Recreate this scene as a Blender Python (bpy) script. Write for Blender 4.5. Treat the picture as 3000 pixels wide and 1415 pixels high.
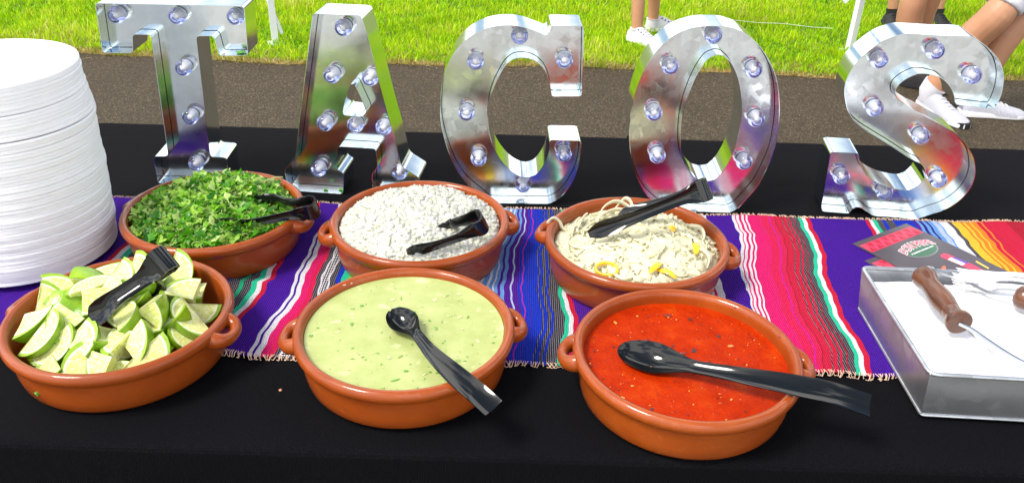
import bpy, bmesh, math, random
import numpy as np
from mathutils import Vector, Matrix
from mathutils.geometry import tessellate_polygon

random.seed(7)
RNG = np.random.default_rng(7)
SC = bpy.context.scene
COL = SC.collection
R = math.radians
for o in list(bpy.data.objects):
    bpy.data.objects.remove(o)

# ------------------------------------------------------------------ camera
cam_d = bpy.data.cameras.new('camera')
cam_d.sensor_width = 36.0
cam_d.lens = 36.0 * 2440.0 / 3000.0
cam_d.clip_start = 0.02
cam_d.clip_end = 1000
cam = bpy.data.objects.new('camera', cam_d)
COL.objects.link(cam)
TH, RO = R(29.48), R(1.67)
fw = Vector((0, math.cos(TH), -math.sin(TH)))
rt0 = Vector((1, 0, 0))
up0 = rt0.cross(fw)
rt = rt0 * math.cos(RO) + up0 * math.sin(RO)
up = up0 * math.cos(RO) - rt0 * math.sin(RO)
m = Matrix((rt, up, -fw)).transposed().to_4x4()
m.translation = Vector((0, 0, 1.426))
cam.matrix_world = m
SC.camera = cam

# ------------------------------------------------------------------ world, sun, exposure
SUN_EL, SUN_AZ = R(56), R(-118)        # azimuth clockwise from +Y: the sun stands to the left, a little behind the viewer
w = bpy.data.worlds.new('World')
SC.world = w
w.use_nodes = True
nt = w.node_tree
nt.nodes.clear()
N = nt.nodes.new
out = N('ShaderNodeOutputWorld')
bg = N('ShaderNodeBackground')
sky = N('ShaderNodeTexSky')
sky.sky_type = 'NISHITA'
sky.sun_disc = False
sky.sun_elevation = SUN_EL
sky.sun_rotation = SUN_AZ
tc = N('ShaderNodeTexCoord')
sep = N('ShaderNodeSeparateXYZ')
nt.links.new(tc.outputs['Generated'], sep.inputs[0])
mx = N('ShaderNodeMath'); mx.operation = 'MAXIMUM'; mx.inputs[1].default_value = 0.0
nt.links.new(sep.outputs[2], mx.inputs[0])
ad = N('ShaderNodeMath'); ad.inputs[1].default_value = 0.25
nt.links.new(mx.outputs[0], ad.inputs[0])
dv = N('ShaderNodeVectorMath'); dv.operation = 'DIVIDE'
cb = N('ShaderNodeCombineXYZ')
for i in range(3):
    nt.links.new(ad.outputs[0], cb.inputs[i])
nt.links.new(tc.outputs['Generated'], dv.inputs[0]); nt.links.new(cb.outputs[0], dv.inputs[1])
nz = N('ShaderNodeTexNoise'); nz.inputs['Scale'].default_value = 1.9; nz.inputs['Detail'].default_value = 5; nz.inputs['Roughness'].default_value = 0.5
nt.links.new(dv.outputs[0], nz.inputs['Vector'])
rp = N('ShaderNodeMapRange'); rp.inputs['From Min'].default_value = 0.45; rp.inputs['From Max'].default_value = 0.53
nt.links.new(nz.outputs['Fac'], rp.inputs['Value'])
mix = N('ShaderNodeMix'); mix.data_type = 'RGBA'
nt.links.new(rp.outputs['Result'], mix.inputs['Factor'])
nt.links.new(sky.outputs[0], mix.inputs['A'])
mix.inputs['B'].default_value = (15.8, 15.6, 15.2, 1)
nt.links.new(mix.outputs['Result'], bg.inputs['Color'])
bg.inputs['Strength'].default_value = 0.085
nt.links.new(bg.outputs[0], out.inputs[0])

sd = bpy.data.lights.new('sun', 'SUN')
sd.energy = 2.0
sd.angle = R(17)
sd.color = (1.0, 0.95, 0.87)
sun = bpy.data.objects.new('sun', sd)
COL.objects.link(sun)
sdir = Vector((math.sin(SUN_AZ) * math.cos(SUN_EL), math.cos(SUN_AZ) * math.cos(SUN_EL), math.sin(SUN_EL)))
sun.rotation_euler = sdir.to_track_quat('Z', 'Y').to_euler()
sun.location = sdir * 30

SC.view_settings.view_transform = 'Standard'
SC.view_settings.look = 'None'
SC.view_settings.gamma = 1
SC.view_settings.use_curve_mapping = False
SC.view_settings.exposure = 1.0
SC.render.engine = 'CYCLES'
SC.cycles.max_bounces = 8
SC.cycles.transparent_max_bounces = 8
SC.cycles.sample_clamp_indirect = 6

# ------------------------------------------------------------------ helpers
def tag(o, label=None, cat=None, group=None, kind=None):
    if label: o['label'] = label
    if cat: o['category'] = cat
    if group: o['group'] = group
    if kind: o['kind'] = kind
    return o

def empty(name, loc=(0, 0, 0), rot=(0, 0, 0), parent=None):
    o = bpy.data.objects.new(name, None)
    o.empty_display_size = 0.02
    COL.objects.link(o)
    o.location = loc
    o.rotation_euler = rot
    if parent: o.parent = parent
    return o

def link(name, me, mat=None, parent=None, loc=(0, 0, 0), rot=(0, 0, 0)):
    o = bpy.data.objects.new(name, me)
    COL.objects.link(o)
    o.location = loc
    o.rotation_euler = rot
    if parent: o.parent = parent
    if mat:
        if len(me.materials) == 0:
            for mm in (mat if isinstance(mat, (list, tuple)) else [mat]):
                me.materials.append(mm)
    return o

class MB:
    """collects vertices and faces"""
    def __init__(s):
        s.v = []; s.f = []; s.mi = []
    def add(s, vs, fs, mi=0):
        b = len(s.v)
        s.v += [tuple(v) for v in vs]
        for f in fs:
            s.f.append(tuple(b + i for i in f)); s.mi.append(mi)
        return s
    def box(s, c, d, rot=None, mi=0):
        x, y, z = d[0] / 2, d[1] / 2, d[2] / 2
        vs = [Vector((sx * x, sy * y, sz * z)) for sz in (-1, 1) for sy in (-1, 1) for sx in (-1, 1)]
        if rot is not None: vs = [rot @ v for v in vs]
        vs = [v + Vector(c) for v in vs]
        return s.add(vs, [(0, 2, 3, 1), (4, 5, 7, 6), (0, 1, 5, 4), (2, 6, 7, 3), (0, 4, 6, 2), (1, 3, 7, 5)], mi)
    def lathe(s, prof, n=48, mi=0, axis='z', jit=None):
        vs = []; fs = []
        rings = []
        for (r, z) in prof:
            if r < 1e-6:
                rings.append([len(vs)]); vs.append((0, 0, z))
            else:
                ring = []
                for k in range(n):
                    a = 2 * math.pi * k / n
                    ring.append(len(vs)); vs.append((r * math.cos(a), r * math.sin(a), z))
                rings.append(ring)
        for a, b in zip(rings[:-1], rings[1:]):
            if len(a) == 1 and len(b) == 1: continue
            for k in range(n):
                k2 = (k + 1) % n
                if len(a) == 1: fs.append((a[0], b[k2], b[k]))
                elif len(b) == 1: fs.append((a[k], a[k2], b[0]))
                else: fs.append((a[k], a[k2], b[k2], b[k]))
        if axis == '-y':
            vs = [(x, -z, y) for x, y, z in vs]
        return s.add(vs, fs, mi)
    def tube(s, path, rad, n=8, mi=0, flat=1.0, upv=(0, 0, 1), caps=True, closed=False):
        P = [Vector(p) for p in path]
        L = len(P)
        if not hasattr(rad, '__len__'): rad = [rad] * L
        vs = []; fs = []
        prev = None
        for i in range(L):
            if closed: T = (P[(i + 1) % L] - P[i - 1])
            else: T = P[min(i + 1, L - 1)] - P[max(i - 1, 0)]
            T.normalize()
            if prev is None:
                a = Vector(upv)
                if abs(a.dot(T)) > 0.95: a = Vector((1, 0, 0)) if abs(T.x) < 0.9 else Vector((0, 1, 0))
            else: a = prev
            b = (a - T * a.dot(T)).normalized()
            prev = b
            c = T.cross(b)
            for k in range(n):
                t = 2 * math.pi * k / n
                vs.append(P[i] + (c * math.cos(t) + b * math.sin(t) * flat) * rad[i])
        for i in range(L if closed else L - 1):
            j = (i + 1) % L
            for k in range(n):
                k2 = (k + 1) % n
                fs.append((i * n + k, i * n + k2, j * n + k2, j * n + k))
        if caps and not closed:
            fs.append(tuple(range(n))[::-1]); fs.append(tuple((L - 1) * n + k for k in range(n)))
        return s.add(vs, fs, mi)
    def loft(s, secs, mi=0, caps=True):
        n = len(secs[0]); vs = [p for q in secs for p in q]; fs = []
        for i in range(len(secs) - 1):
            for k in range(n):
                k2 = (k + 1) % n
                fs.append((i * n + k, i * n + k2, (i + 1) * n + k2, (i + 1) * n + k))
        if caps:
            fs.append(tuple(range(n))[::-1]); fs.append(tuple((len(secs) - 1) * n + k for k in range(n)))
        return s.add(vs, fs, mi)
    def mesh(s, name, smooth=True, angle=40):
        me = bpy.data.meshes.new(name)
        me.from_pydata([tuple(v) for v in s.v], [], s.f)
        if any(s.mi): me.polygons.foreach_set('material_index', s.mi)
        bm = bmesh.new(); bm.from_mesh(me)
        bmesh.ops.recalc_face_normals(bm, faces=bm.faces)
        bm.to_mesh(me); bm.free()
        finish(me, smooth, angle)
        return me
    def build(s, name, mat, parent=None, loc=(0, 0, 0), rot=(0, 0, 0), smooth=True, angle=40):
        return link(name, s.mesh(name, smooth, angle), mat, parent, loc, rot)

def finish(me, smooth=True, angle=40):
    if smooth:
        me.polygons.foreach_set('use_smooth', [True] * len(me.polygons))
        try: me.set_sharp_from_angle(angle=R(angle))
        except Exception: pass
    me.update()

def np_mesh(name, V, F, colors=None, smooth=False):
    """V (n,3), F (m,k) all same k; colors per vertex (n,3)"""
    me = bpy.data.meshes.new(name)
    V = np.asarray(V, np.float32); F = np.asarray(F, np.int32)
    k = F.shape[1]
    me.vertices.add(len(V)); me.vertices.foreach_set('co', V.ravel())
    me.loops.add(F.size); me.loops.foreach_set('vertex_index', F.ravel())
    me.polygons.add(len(F)); me.polygons.foreach_set('loop_start', np.arange(0, F.size, k, dtype=np.int32))
    if smooth: me.polygons.foreach_set('use_smooth', np.ones(len(F), bool))
    me.update(calc_edges=True)
    if colors is not None:
        at = me.color_attributes.new('col', 'FLOAT_COLOR', 'POINT')
        c = np.ones((len(V), 4), np.float32); c[:, :3] = colors
        at.data.foreach_set('color', c.ravel())
    me.validate()
    return me

def rand_rots(n, rng):
    q = rng.normal(size=(n, 4)); q /= np.linalg.norm(q, axis=1)[:, None]
    a, b, c, d = q.T
    return np.stack([np.stack([1 - 2 * (c * c + d * d), 2 * (b * c - a * d), 2 * (b * d + a * c)], -1),
                     np.stack([2 * (b * c + a * d), 1 - 2 * (b * b + d * d), 2 * (c * d - a * b)], -1),
                     np.stack([2 * (b * d - a * c), 2 * (c * d + a * b), 1 - 2 * (b * b + c * c)], -1)], 1)

def catmull(P, n=6, closed=False):
    P = [np.array(p, float) for p in P]
    L = len(P); out = []
    rng_ = range(L) if closed else range(L - 1)
    for i in rng_:
        if closed: p0, p1, p2, p3 = P[i - 1], P[i], P[(i + 1) % L], P[(i + 2) % L]
        else: p0, p1, p2, p3 = P[max(i - 1, 0)], P[i], P[i + 1], P[min(i + 2, L - 1)]
        for k in range(n):
            t = k / n
            out.append(0.5 * ((2 * p1) + (-p0 + p2) * t + (2 * p0 - 5 * p1 + 4 * p2 - p3) * t * t + (-p0 + 3 * p1 - 3 * p2 + p3) * t ** 3))
    if not closed: out.append(P[-1])
    return out

# ------------------------------------------------------------------ materials
class NT:
    def __init__(s, name):
        s.m = bpy.data.materials.new(name); s.m.use_nodes = True
        s.t = s.m.node_tree; s.b = s.t.nodes['Principled BSDF']; s.out = s.t.nodes['Material Output']
    def n(s, kind, **kw):
        nd = s.t.nodes.new('ShaderNode' + kind)
        for k, v in kw.items():
            if k in nd.inputs: nd.inputs[k].default_value = v
            else: setattr(nd, k, v)
        return nd
    def l(s, a, b): s.t.links.new(a, b)
    def coord(s, which='Object'): return s.n('TexCoord').outputs[which]
    def noise(s, scale, detail=4, rough=0.55, vec=None, dist=0.0):
        nd = s.n('TexNoise'); nd.inputs['Scale'].default_value = scale; nd.inputs['Detail'].default_value = detail
        nd.inputs['Roughness'].default_value = rough; nd.inputs['Distortion'].default_value = dist
        s.l(vec if vec is not None else s.coord(), nd.inputs['Vector']); return nd.outputs['Fac']
    def voro(s, scale, vec=None, out='Distance', feature='F1', rand=1.0):
        nd = s.n('TexVoronoi'); nd.feature = feature; nd.inputs['Scale'].default_value = scale; nd.inputs['Randomness'].default_value = rand
        s.l(vec if vec is not None else s.coord(), nd.inputs['Vector']); return nd.outputs[out]
    def ramp(s, fac, stops, interp='LINEAR'):
        nd = s.n('ValToRGB'); cr = nd.color_ramp; cr.interpolation = interp
        while len(cr.elements) < len(stops): cr.elements.new(0.5)
        for e, (p, c) in zip(cr.elements, stops):
            e.position = p; e.color = (*c, 1) if len(c) == 3 else c
        s.l(fac, nd.inputs[0]); return nd.outputs[0]
    def maprange(s, v, a, b, c, d):
        nd = s.n('MapRange'); nd.inputs[1].default_value = a; nd.inputs[2].default_value = b; nd.inputs[3].default_value = c; nd.inputs[4].default_value = d
        s.l(v, nd.inputs[0]); return nd.outputs[0]
    def math(s, op, a, b=None):
        nd = s.n('Math'); nd.operation = op
        for i, x in enumerate((a, b)):
            if x is None: continue
            if isinstance(x, (int, float)): nd.inputs[i].default_value = x
            else: s.l(x, nd.inputs[i])
        return nd.outputs[0]
    def mixc(s, f, a, b, blend='MIX'):
        nd = s.n('Mix'); nd.data_type = 'RGBA'; nd.blend_type = blend
        for key, x in (('Factor', f), ('A', a), ('B', b)):
            if isinstance(x, (int, float)): nd.inputs[key].default_value = x
            elif isinstance(x, tuple): nd.inputs[key].default_value = (*x, 1) if len(x) == 3 else x
            else: s.l(x, nd.inputs[key])
        return nd.outputs['Result']
    def bump(s, h, strength=0.3, dist=0.001, normal=None):
        nd = s.n('Bump'); nd.inputs['Strength'].default_value = strength; nd.inputs['Distance'].default_value = dist
        s.l(h, nd.inputs['Height'])
        if normal is not None: s.l(normal, nd.inputs['Normal'])
        s.l(nd.outputs[0], s.b.inputs['Normal']); return nd.outputs[0]
    def set(s, **kw):
        for k, v in kw.items():
            k = {'color': 'Base Color', 'rough': 'Roughness', 'metal': 'Metallic', 'spec': 'Specular IOR Level', 'coat': 'Coat Weight', 'coat_rough': 'Coat Roughness',
                 'sss': 'Subsurface Weight', 'sss_r': 'Subsurface Radius', 'sss_s': 'Subsurface Scale', 'trans': 'Transmission Weight', 'ior': 'IOR', 'sheen': 'Sheen Weight'}.get(k, k)
            i = s.b.inputs[k]
            if isinstance(v, bpy.types.NodeSocket): s.l(v, i)
            elif isinstance(v, tuple) and len(v) == 3 and k == 'Base Color': i.default_value = (*v, 1)
            else: i.default_value = v
        return s

M = {}
def simple(name, color, rough=0.5, var=0.12, nscale=40, bump=0.0, **kw):
    t = NT(name)
    f = t.noise(nscale, 5)
    lo = tuple(c * (1 - var) for c in color); hi = tuple(min(1, c * (1 + var)) for c in color)
    t.set(color=t.ramp(f, [(0.3, lo), (0.7, hi)]), rough=rough, **kw)
    if bump: t.bump(t.noise(nscale * 4, 4), bump, 0.0006)
    M[name] = t.m
    return t.m

def attr_mat(name, rough=0.5, var=0.15, nscale=200, **kw):
    t = NT(name)
    a = t.n('Attribute'); a.attribute_name = 'col'
    f = t.noise(nscale, 3)
    c = t.mixc(t.maprange(f, 0.3, 0.7, 0, 1), a.outputs['Color'], (1 - var, 1 - var, 1 - var), 'MULTIPLY')
    t.set(color=c, rough=rough, **kw)
    M[name] = t.m
    return t

def add_translucent(t, fac):
    tr = t.n('BsdfTranslucent'); a = t.n('Attribute'); a.attribute_name = 'col'; t.l(a.outputs['Color'], tr.inputs[0])
    ms = t.n('MixShader'); ms.inputs[0].default_value = fac; t.l(t.b.outputs[0], ms.inputs[1]); t.l(tr.outputs[0], ms.inputs[2]); t.l(ms.outputs[0], t.out.inputs[0])

def terracotta():
    t = NT('terracotta')
    n1 = t.noise(18, 6, 0.6); n2 = t.noise(140, 4, 0.6)
    c = t.ramp(n1, [(0.28, (0.26, 0.042, 0.0032)), (0.55, (0.34, 0.062, 0.0055)), (0.8, (0.40, 0.086, 0.010))])
    c = t.mixc(t.maprange(n2, 0.60, 0.75, 0, 0.35), c, (0.50, 0.17, 0.05))
    oi = t.n('ObjectInfo')
    n3 = t.noise(5.5, 3, 0.6)
    c = t.mixc(t.maprange(n3, 0.42, 0.66, 0, 0.55), c, (0.22, 0.040, 0.006))
    c = t.mixc(t.math('MULTIPLY', oi.outputs['Random'], 0.35), c, (0.24, 0.050, 0.008))
    c = t.mixc(t.maprange(t.voro(26, None, 'Distance'), 0.0, 0.05, 0.5, 0), c, (0.16, 0.03, 0.008))
    t.set(color=c, rough=t.maprange(n2, 0.3, 0.8, 0.34, 0.50), coat=t.maprange(n3, 0.35, 0.65, 0.75, 0.35), coat_rough=0.07, spec=0.2)
    t.bump(t.math('ADD', t.noise(260, 3), t.math('MULTIPLY', t.noise(24, 3), 1.5)), 0.12, 0.0012)
    M['terracotta'] = t.m
terracotta()

def galvanized(name, spangle, rough, col=(0.76, 0.81, 0.83), bumpd=1.0, metal=1.0, vs=75):
    t = NT(name)
    co = t.coord()
    dn = t.n('TexNoise'); dn.inputs['Scale'].default_value = 45
    t.l(co, dn.inputs['Vector'])
    va = t.n('VectorMath'); va.operation = 'MULTIPLY_ADD'; va.inputs[1].default_value = (0.02, 0.02, 0.02)
    t.l(dn.outputs['Color'], va.inputs[0]); t.l(co, va.inputs[2])
    v = t.voro(vs, va.outputs[0], 'Color')
    sp = t.n('SeparateColor'); t.l(v, sp.inputs[0])
    cell = sp.outputs[0]
    fine = t.noise(160, 6, 0.65)
    blot = t.noise(14, 5, 0.6)
    mixf = t.math('MULTIPLY', cell, t.maprange(blot, 0.35, 0.65, 0.25, 1.0))
    dark = tuple(c * (1 - 0.45 * spangle) for c in col)
    c = t.mixc(mixf, col, dark)
    c = t.mixc(t.maprange(fine, 0.58, 0.75, 0, 0.4 * spangle), c, (0.42, 0.43, 0.45))
    r = t.math('ADD', t.math('MULTIPLY', mixf, 0.22 * spangle), rough)
    t.set(color=c, metal=metal, rough=r)
    t.bump(t.math('ADD', t.math('MULTIPLY', t.noise(9, 2), 2.0 * bumpd), t.math('MULTIPLY', fine, 0.05 * spangle)), 0.10, 0.004)
    M[name] = t.m
galvanized('galvanized_bright', 0.3, 0.14)
galvanized('galvanized_spangled', 0.75, 0.135)
galvanized('galvanized_wall', 0.12, 0.10, (0.70, 0.79, 0.82), 0.5)
galvanized('galvanized_tray', 1.0, 0.32, (0.60, 0.62, 0.65), 0.6, 0.92, 42)
simple('black_plastic', (0.006, 0.007, 0.007), 0.09, 0.1, 30, spec=0.45)
simple('white_foam', (0.84, 0.83, 0.87), 0.5, 0.02, 30, sss=0.35, sss_r=(0.01, 0.01, 0.011), sss_s=0.5, spec=0.3)
simple('white_paper', (0.86, 0.86, 0.87), 0.85, 0.02, 60, bump=0.25)
simple('white_plastic', (0.85, 0.85, 0.86), 0.3, 0.02, 60)
simple('white_paint', (0.78, 0.79, 0.82), 0.35, 0.03, 30)
simple('inner_dark', (0.02, 0.02, 0.02), 0.8)

LETTERS = {
  'T': {'pos': (-0.5763, 1.3746), 'yaw': 2, 'outer': [(-0.1183, 0.3262), (0.1239, 0.3257), (0.1198, 0.2423), (0.0707, 0.2414), (0.067, 0.271), (0.0635, 0.2748), (0.0373, 0.2742), (0.0279, 0.0554), (0.0569, 0.0535), (0.054, 0.0), (-0.0767, 0.0011), (-0.0741, 0.0541), (-0.0472, 0.0548), (-0.0375, 0.2746), (-0.0675, 0.275), (-0.0727, 0.2434), (-0.1239, 0.2424)], 'holes': [], 'bulbs': [(-0.0946, 0.3032), (0.0054, 0.3032), (0.1022, 0.3042), (0.0012, 0.214), (-0.0017, 0.1246), (-0.0058, 0.0339)]},
  'A': {'pos': (-0.2885, 1.3471), 'yaw': -5, 'outer': [(-0.045, 0.3247), (0.035, 0.3251), (0.0455, 0.2836), (0.0664, 0.1782), (0.0805, 0.1167), (0.0893, 0.0711), (0.0935, 0.0614), (0.1221, 0.0435), (0.1241, 0.0072), (0.0352, 0.0047), (0.0357, 0.0445), (0.0473, 0.0596), (0.0456, 0.0932), (-0.0215, 0.0929), (-0.0272, 0.0502), (-0.0145, 0.0422), (-0.0186, 0.0033), (-0.1236, 0.0), (-0.1241, 0.0426), (-0.1041, 0.0606), (-0.0998, 0.0735), (-0.0842, 0.148), (-0.0634, 0.2418)], 'holes': [[(0.0082, 0.205), (0.0124, 0.2092), (0.0166, 0.2055), (0.0338, 0.1621), (0.0252, 0.1515), (-0.0062, 0.1525), (-0.0084, 0.1574), (-0.0029, 0.1768)]], 'bulbs': [(-0.0012, 0.2993), (-0.0272, 0.2174), (0.0389, 0.2165), (-0.0467, 0.1293), (0.0076, 0.1298), (0.0581, 0.1286), (-0.066, 0.0403), (0.0827, 0.0446)]},
  'C': {'pos': (-0.0062, 1.3317), 'yaw': 2, 'outer': [(0.0593, 0.3208), (0.1116, 0.3213), (0.1142, 0.2705), (0.1167, 0.2022), (0.0643, 0.201), (0.06, 0.2266), (0.0524, 0.2452), (0.0416, 0.2578), (0.0289, 0.2647), (0.0164, 0.2667), (0.0013, 0.2647), (-0.0122, 0.254), (-0.0229, 0.2352), (-0.0324, 0.2133), (-0.0377, 0.1926), (-0.0403, 0.1687), (-0.0391, 0.1444), (-0.0339, 0.1197), (-0.0249, 0.0979), (-0.0128, 0.079), (0.0023, 0.0631), (0.0174, 0.0542), (0.0308, 0.0511), (0.0454, 0.0589), (0.0565, 0.0752), (0.0638, 0.0962), (0.066, 0.1239), (0.1207, 0.1236), (0.121, 0.0939), (0.1177, 0.0681), (0.1101, 0.0452), (0.0993, 0.0251), (0.0866, 0.0098), (0.0719, 0.0012), (-0.0067, 0.0), (-0.0339, 0.007), (-0.0566, 0.0194), (-0.0775, 0.0389), (-0.0936, 0.0632), (-0.1065, 0.0934), (-0.1162, 0.1277), (-0.1207, 0.1552), (-0.121, 0.1822), (-0.1183, 0.2147), (-0.1112, 0.2436), (-0.0963, 0.2735), (-0.0756, 0.2966), (-0.0514, 0.3116), (-0.0298, 0.318), (-0.0083, 0.32), (0.0134, 0.3178), (0.0354, 0.3106), (0.0525, 0.3043), (0.0571, 0.311)], 'holes': [], 'bulbs': [(0.0095, 0.299), (-0.0622, 0.2544), (0.0854, 0.2597), (-0.0776, 0.1649), (-0.0562, 0.08), (0.0935, 0.0914), (0.0236, 0.0298)]},
  'O': {'pos': (0.3175, 1.3214), 'yaw': -1, 'outer': [(-0.0061, 0.331), (0.0144, 0.3303), (0.037, 0.324), (0.0566, 0.3123), (0.0761, 0.2943), (0.0926, 0.2737), (0.105, 0.2511), (0.1142, 0.2252), (0.1215, 0.1927), (0.1253, 0.1561), (0.1246, 0.1185), (0.118, 0.0861), (0.1086, 0.0545), (0.0946, 0.0305), (0.0826, 0.0113), (0.0701, 0.0039), (0.0461, 0.0019), (-0.0237, 0.0), (-0.0485, 0.0041), (-0.068, 0.0153), (-0.0849, 0.0315), (-0.0992, 0.0543), (-0.111, 0.0834), (-0.12, 0.1153), (-0.1244, 0.1466), (-0.1253, 0.1774), (-0.1219, 0.2106), (-0.115, 0.2403), (-0.104, 0.2696), (-0.0875, 0.2956), (-0.0678, 0.3143), (-0.0447, 0.3253), (-0.0236, 0.3301)], 'holes': [[(0.0047, 0.2853), (0.0156, 0.2823), (0.0289, 0.2714), (0.0406, 0.2532), (0.0496, 0.2317), (0.0571, 0.2023), (0.0602, 0.1721), (0.0587, 0.138), (0.0535, 0.1061), (0.0436, 0.0798), (0.0312, 0.0629), (0.0137, 0.0606), (-0.0021, 0.0665), (-0.0177, 0.0839), (-0.0281, 0.1029), (-0.0341, 0.125), (-0.0375, 0.1592), (-0.0365, 0.1928), (-0.0313, 0.2228), (-0.0226, 0.2524), (-0.0105, 0.2757)]], 'bulbs': [(-0.0025, 0.3118), (-0.0656, 0.2585), (0.0712, 0.2576), (-0.0836, 0.1768), (0.0898, 0.1723), (-0.0691, 0.0986), (0.0825, 0.0929), (0.0162, 0.0348)]},
  'S': {'pos': (0.6665, 1.3225), 'yaw': -7, 'outer': [(-0.0502, 0.3254), (-0.0315, 0.3262), (0.0096, 0.3262), (0.0501, 0.3274), (0.0641, 0.3211), (0.0787, 0.3126), (0.0928, 0.3019), (0.1053, 0.2896), (0.114, 0.2754), (0.1194, 0.2608), (0.1224, 0.2429), (0.1224, 0.2276), (0.1205, 0.2117), (0.1081, 0.2118), (0.0568, 0.2146), (0.0516, 0.2285), (0.0437, 0.241), (0.0342, 0.2502), (0.024, 0.2571), (0.0118, 0.2608), (-0.0013, 0.2626), (-0.0124, 0.2621), (-0.0159, 0.2608), (-0.0257, 0.2551), (-0.035, 0.2468), (-0.0402, 0.238), (-0.0411, 0.2294), (-0.0376, 0.2212), (-0.0293, 0.2147), (-0.0076, 0.2019), (0.0084, 0.1952), (0.0261, 0.1879), (0.0475, 0.1776), (0.0691, 0.1669), (0.0849, 0.154), (0.0995, 0.1405), (0.1107, 0.1266), (0.119, 0.109), (0.1233, 0.0926), (0.1232, 0.0721), (0.1168, 0.0525), (0.1051, 0.0353), (0.0906, 0.0224), (0.0719, 0.0126), (0.0495, 0.005), (0.0275, 0.0011), (0.0047, 0.0), (-0.0032, 0.0025), (-0.0243, 0.0068), (-0.044, 0.0121), (-0.0538, 0.0142), (-0.0603, 0.0122), (-0.0651, 0.0056), (-0.0687, 0.0005), (-0.074, 0.0), (-0.1148, 0.0008), (-0.1169, 0.019), (-0.1179, 0.058), (-0.1217, 0.1157), (-0.0795, 0.1165), (-0.0739, 0.115), (-0.0699, 0.1035), (-0.0589, 0.0849), (-0.0438, 0.0716), (-0.025, 0.0625), (-0.0088, 0.0579), (0.0069, 0.0556), (0.0221, 0.0553), (0.0284, 0.0586), (0.0335, 0.0622), (0.0399, 0.0723), (0.0426, 0.082), (0.0412, 0.0921), (0.0363, 0.101), (0.0297, 0.1063), (0.02, 0.1097), (0.0065, 0.1161), (-0.0191, 0.1303), (-0.0444, 0.1434), (-0.0775, 0.161), (-0.0952, 0.1742), (-0.1022, 0.1823), (-0.1101, 0.1929), (-0.1169, 0.2082), (-0.1217, 0.2236), (-0.1233, 0.239), (-0.1216, 0.2514), (-0.1175, 0.2654), (-0.1096, 0.281), (-0.0952, 0.2983), (-0.0815, 0.3117), (-0.0655, 0.3203)], 'holes': [], 'bulbs': [(-0.0741, 0.2763), (0.0091, 0.297), (0.0767, 0.2603), (-0.0615, 0.1932), (0.0246, 0.1499), (-0.089, 0.0639), (-0.0105, 0.0413), (0.0734, 0.0719)]},
}

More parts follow.
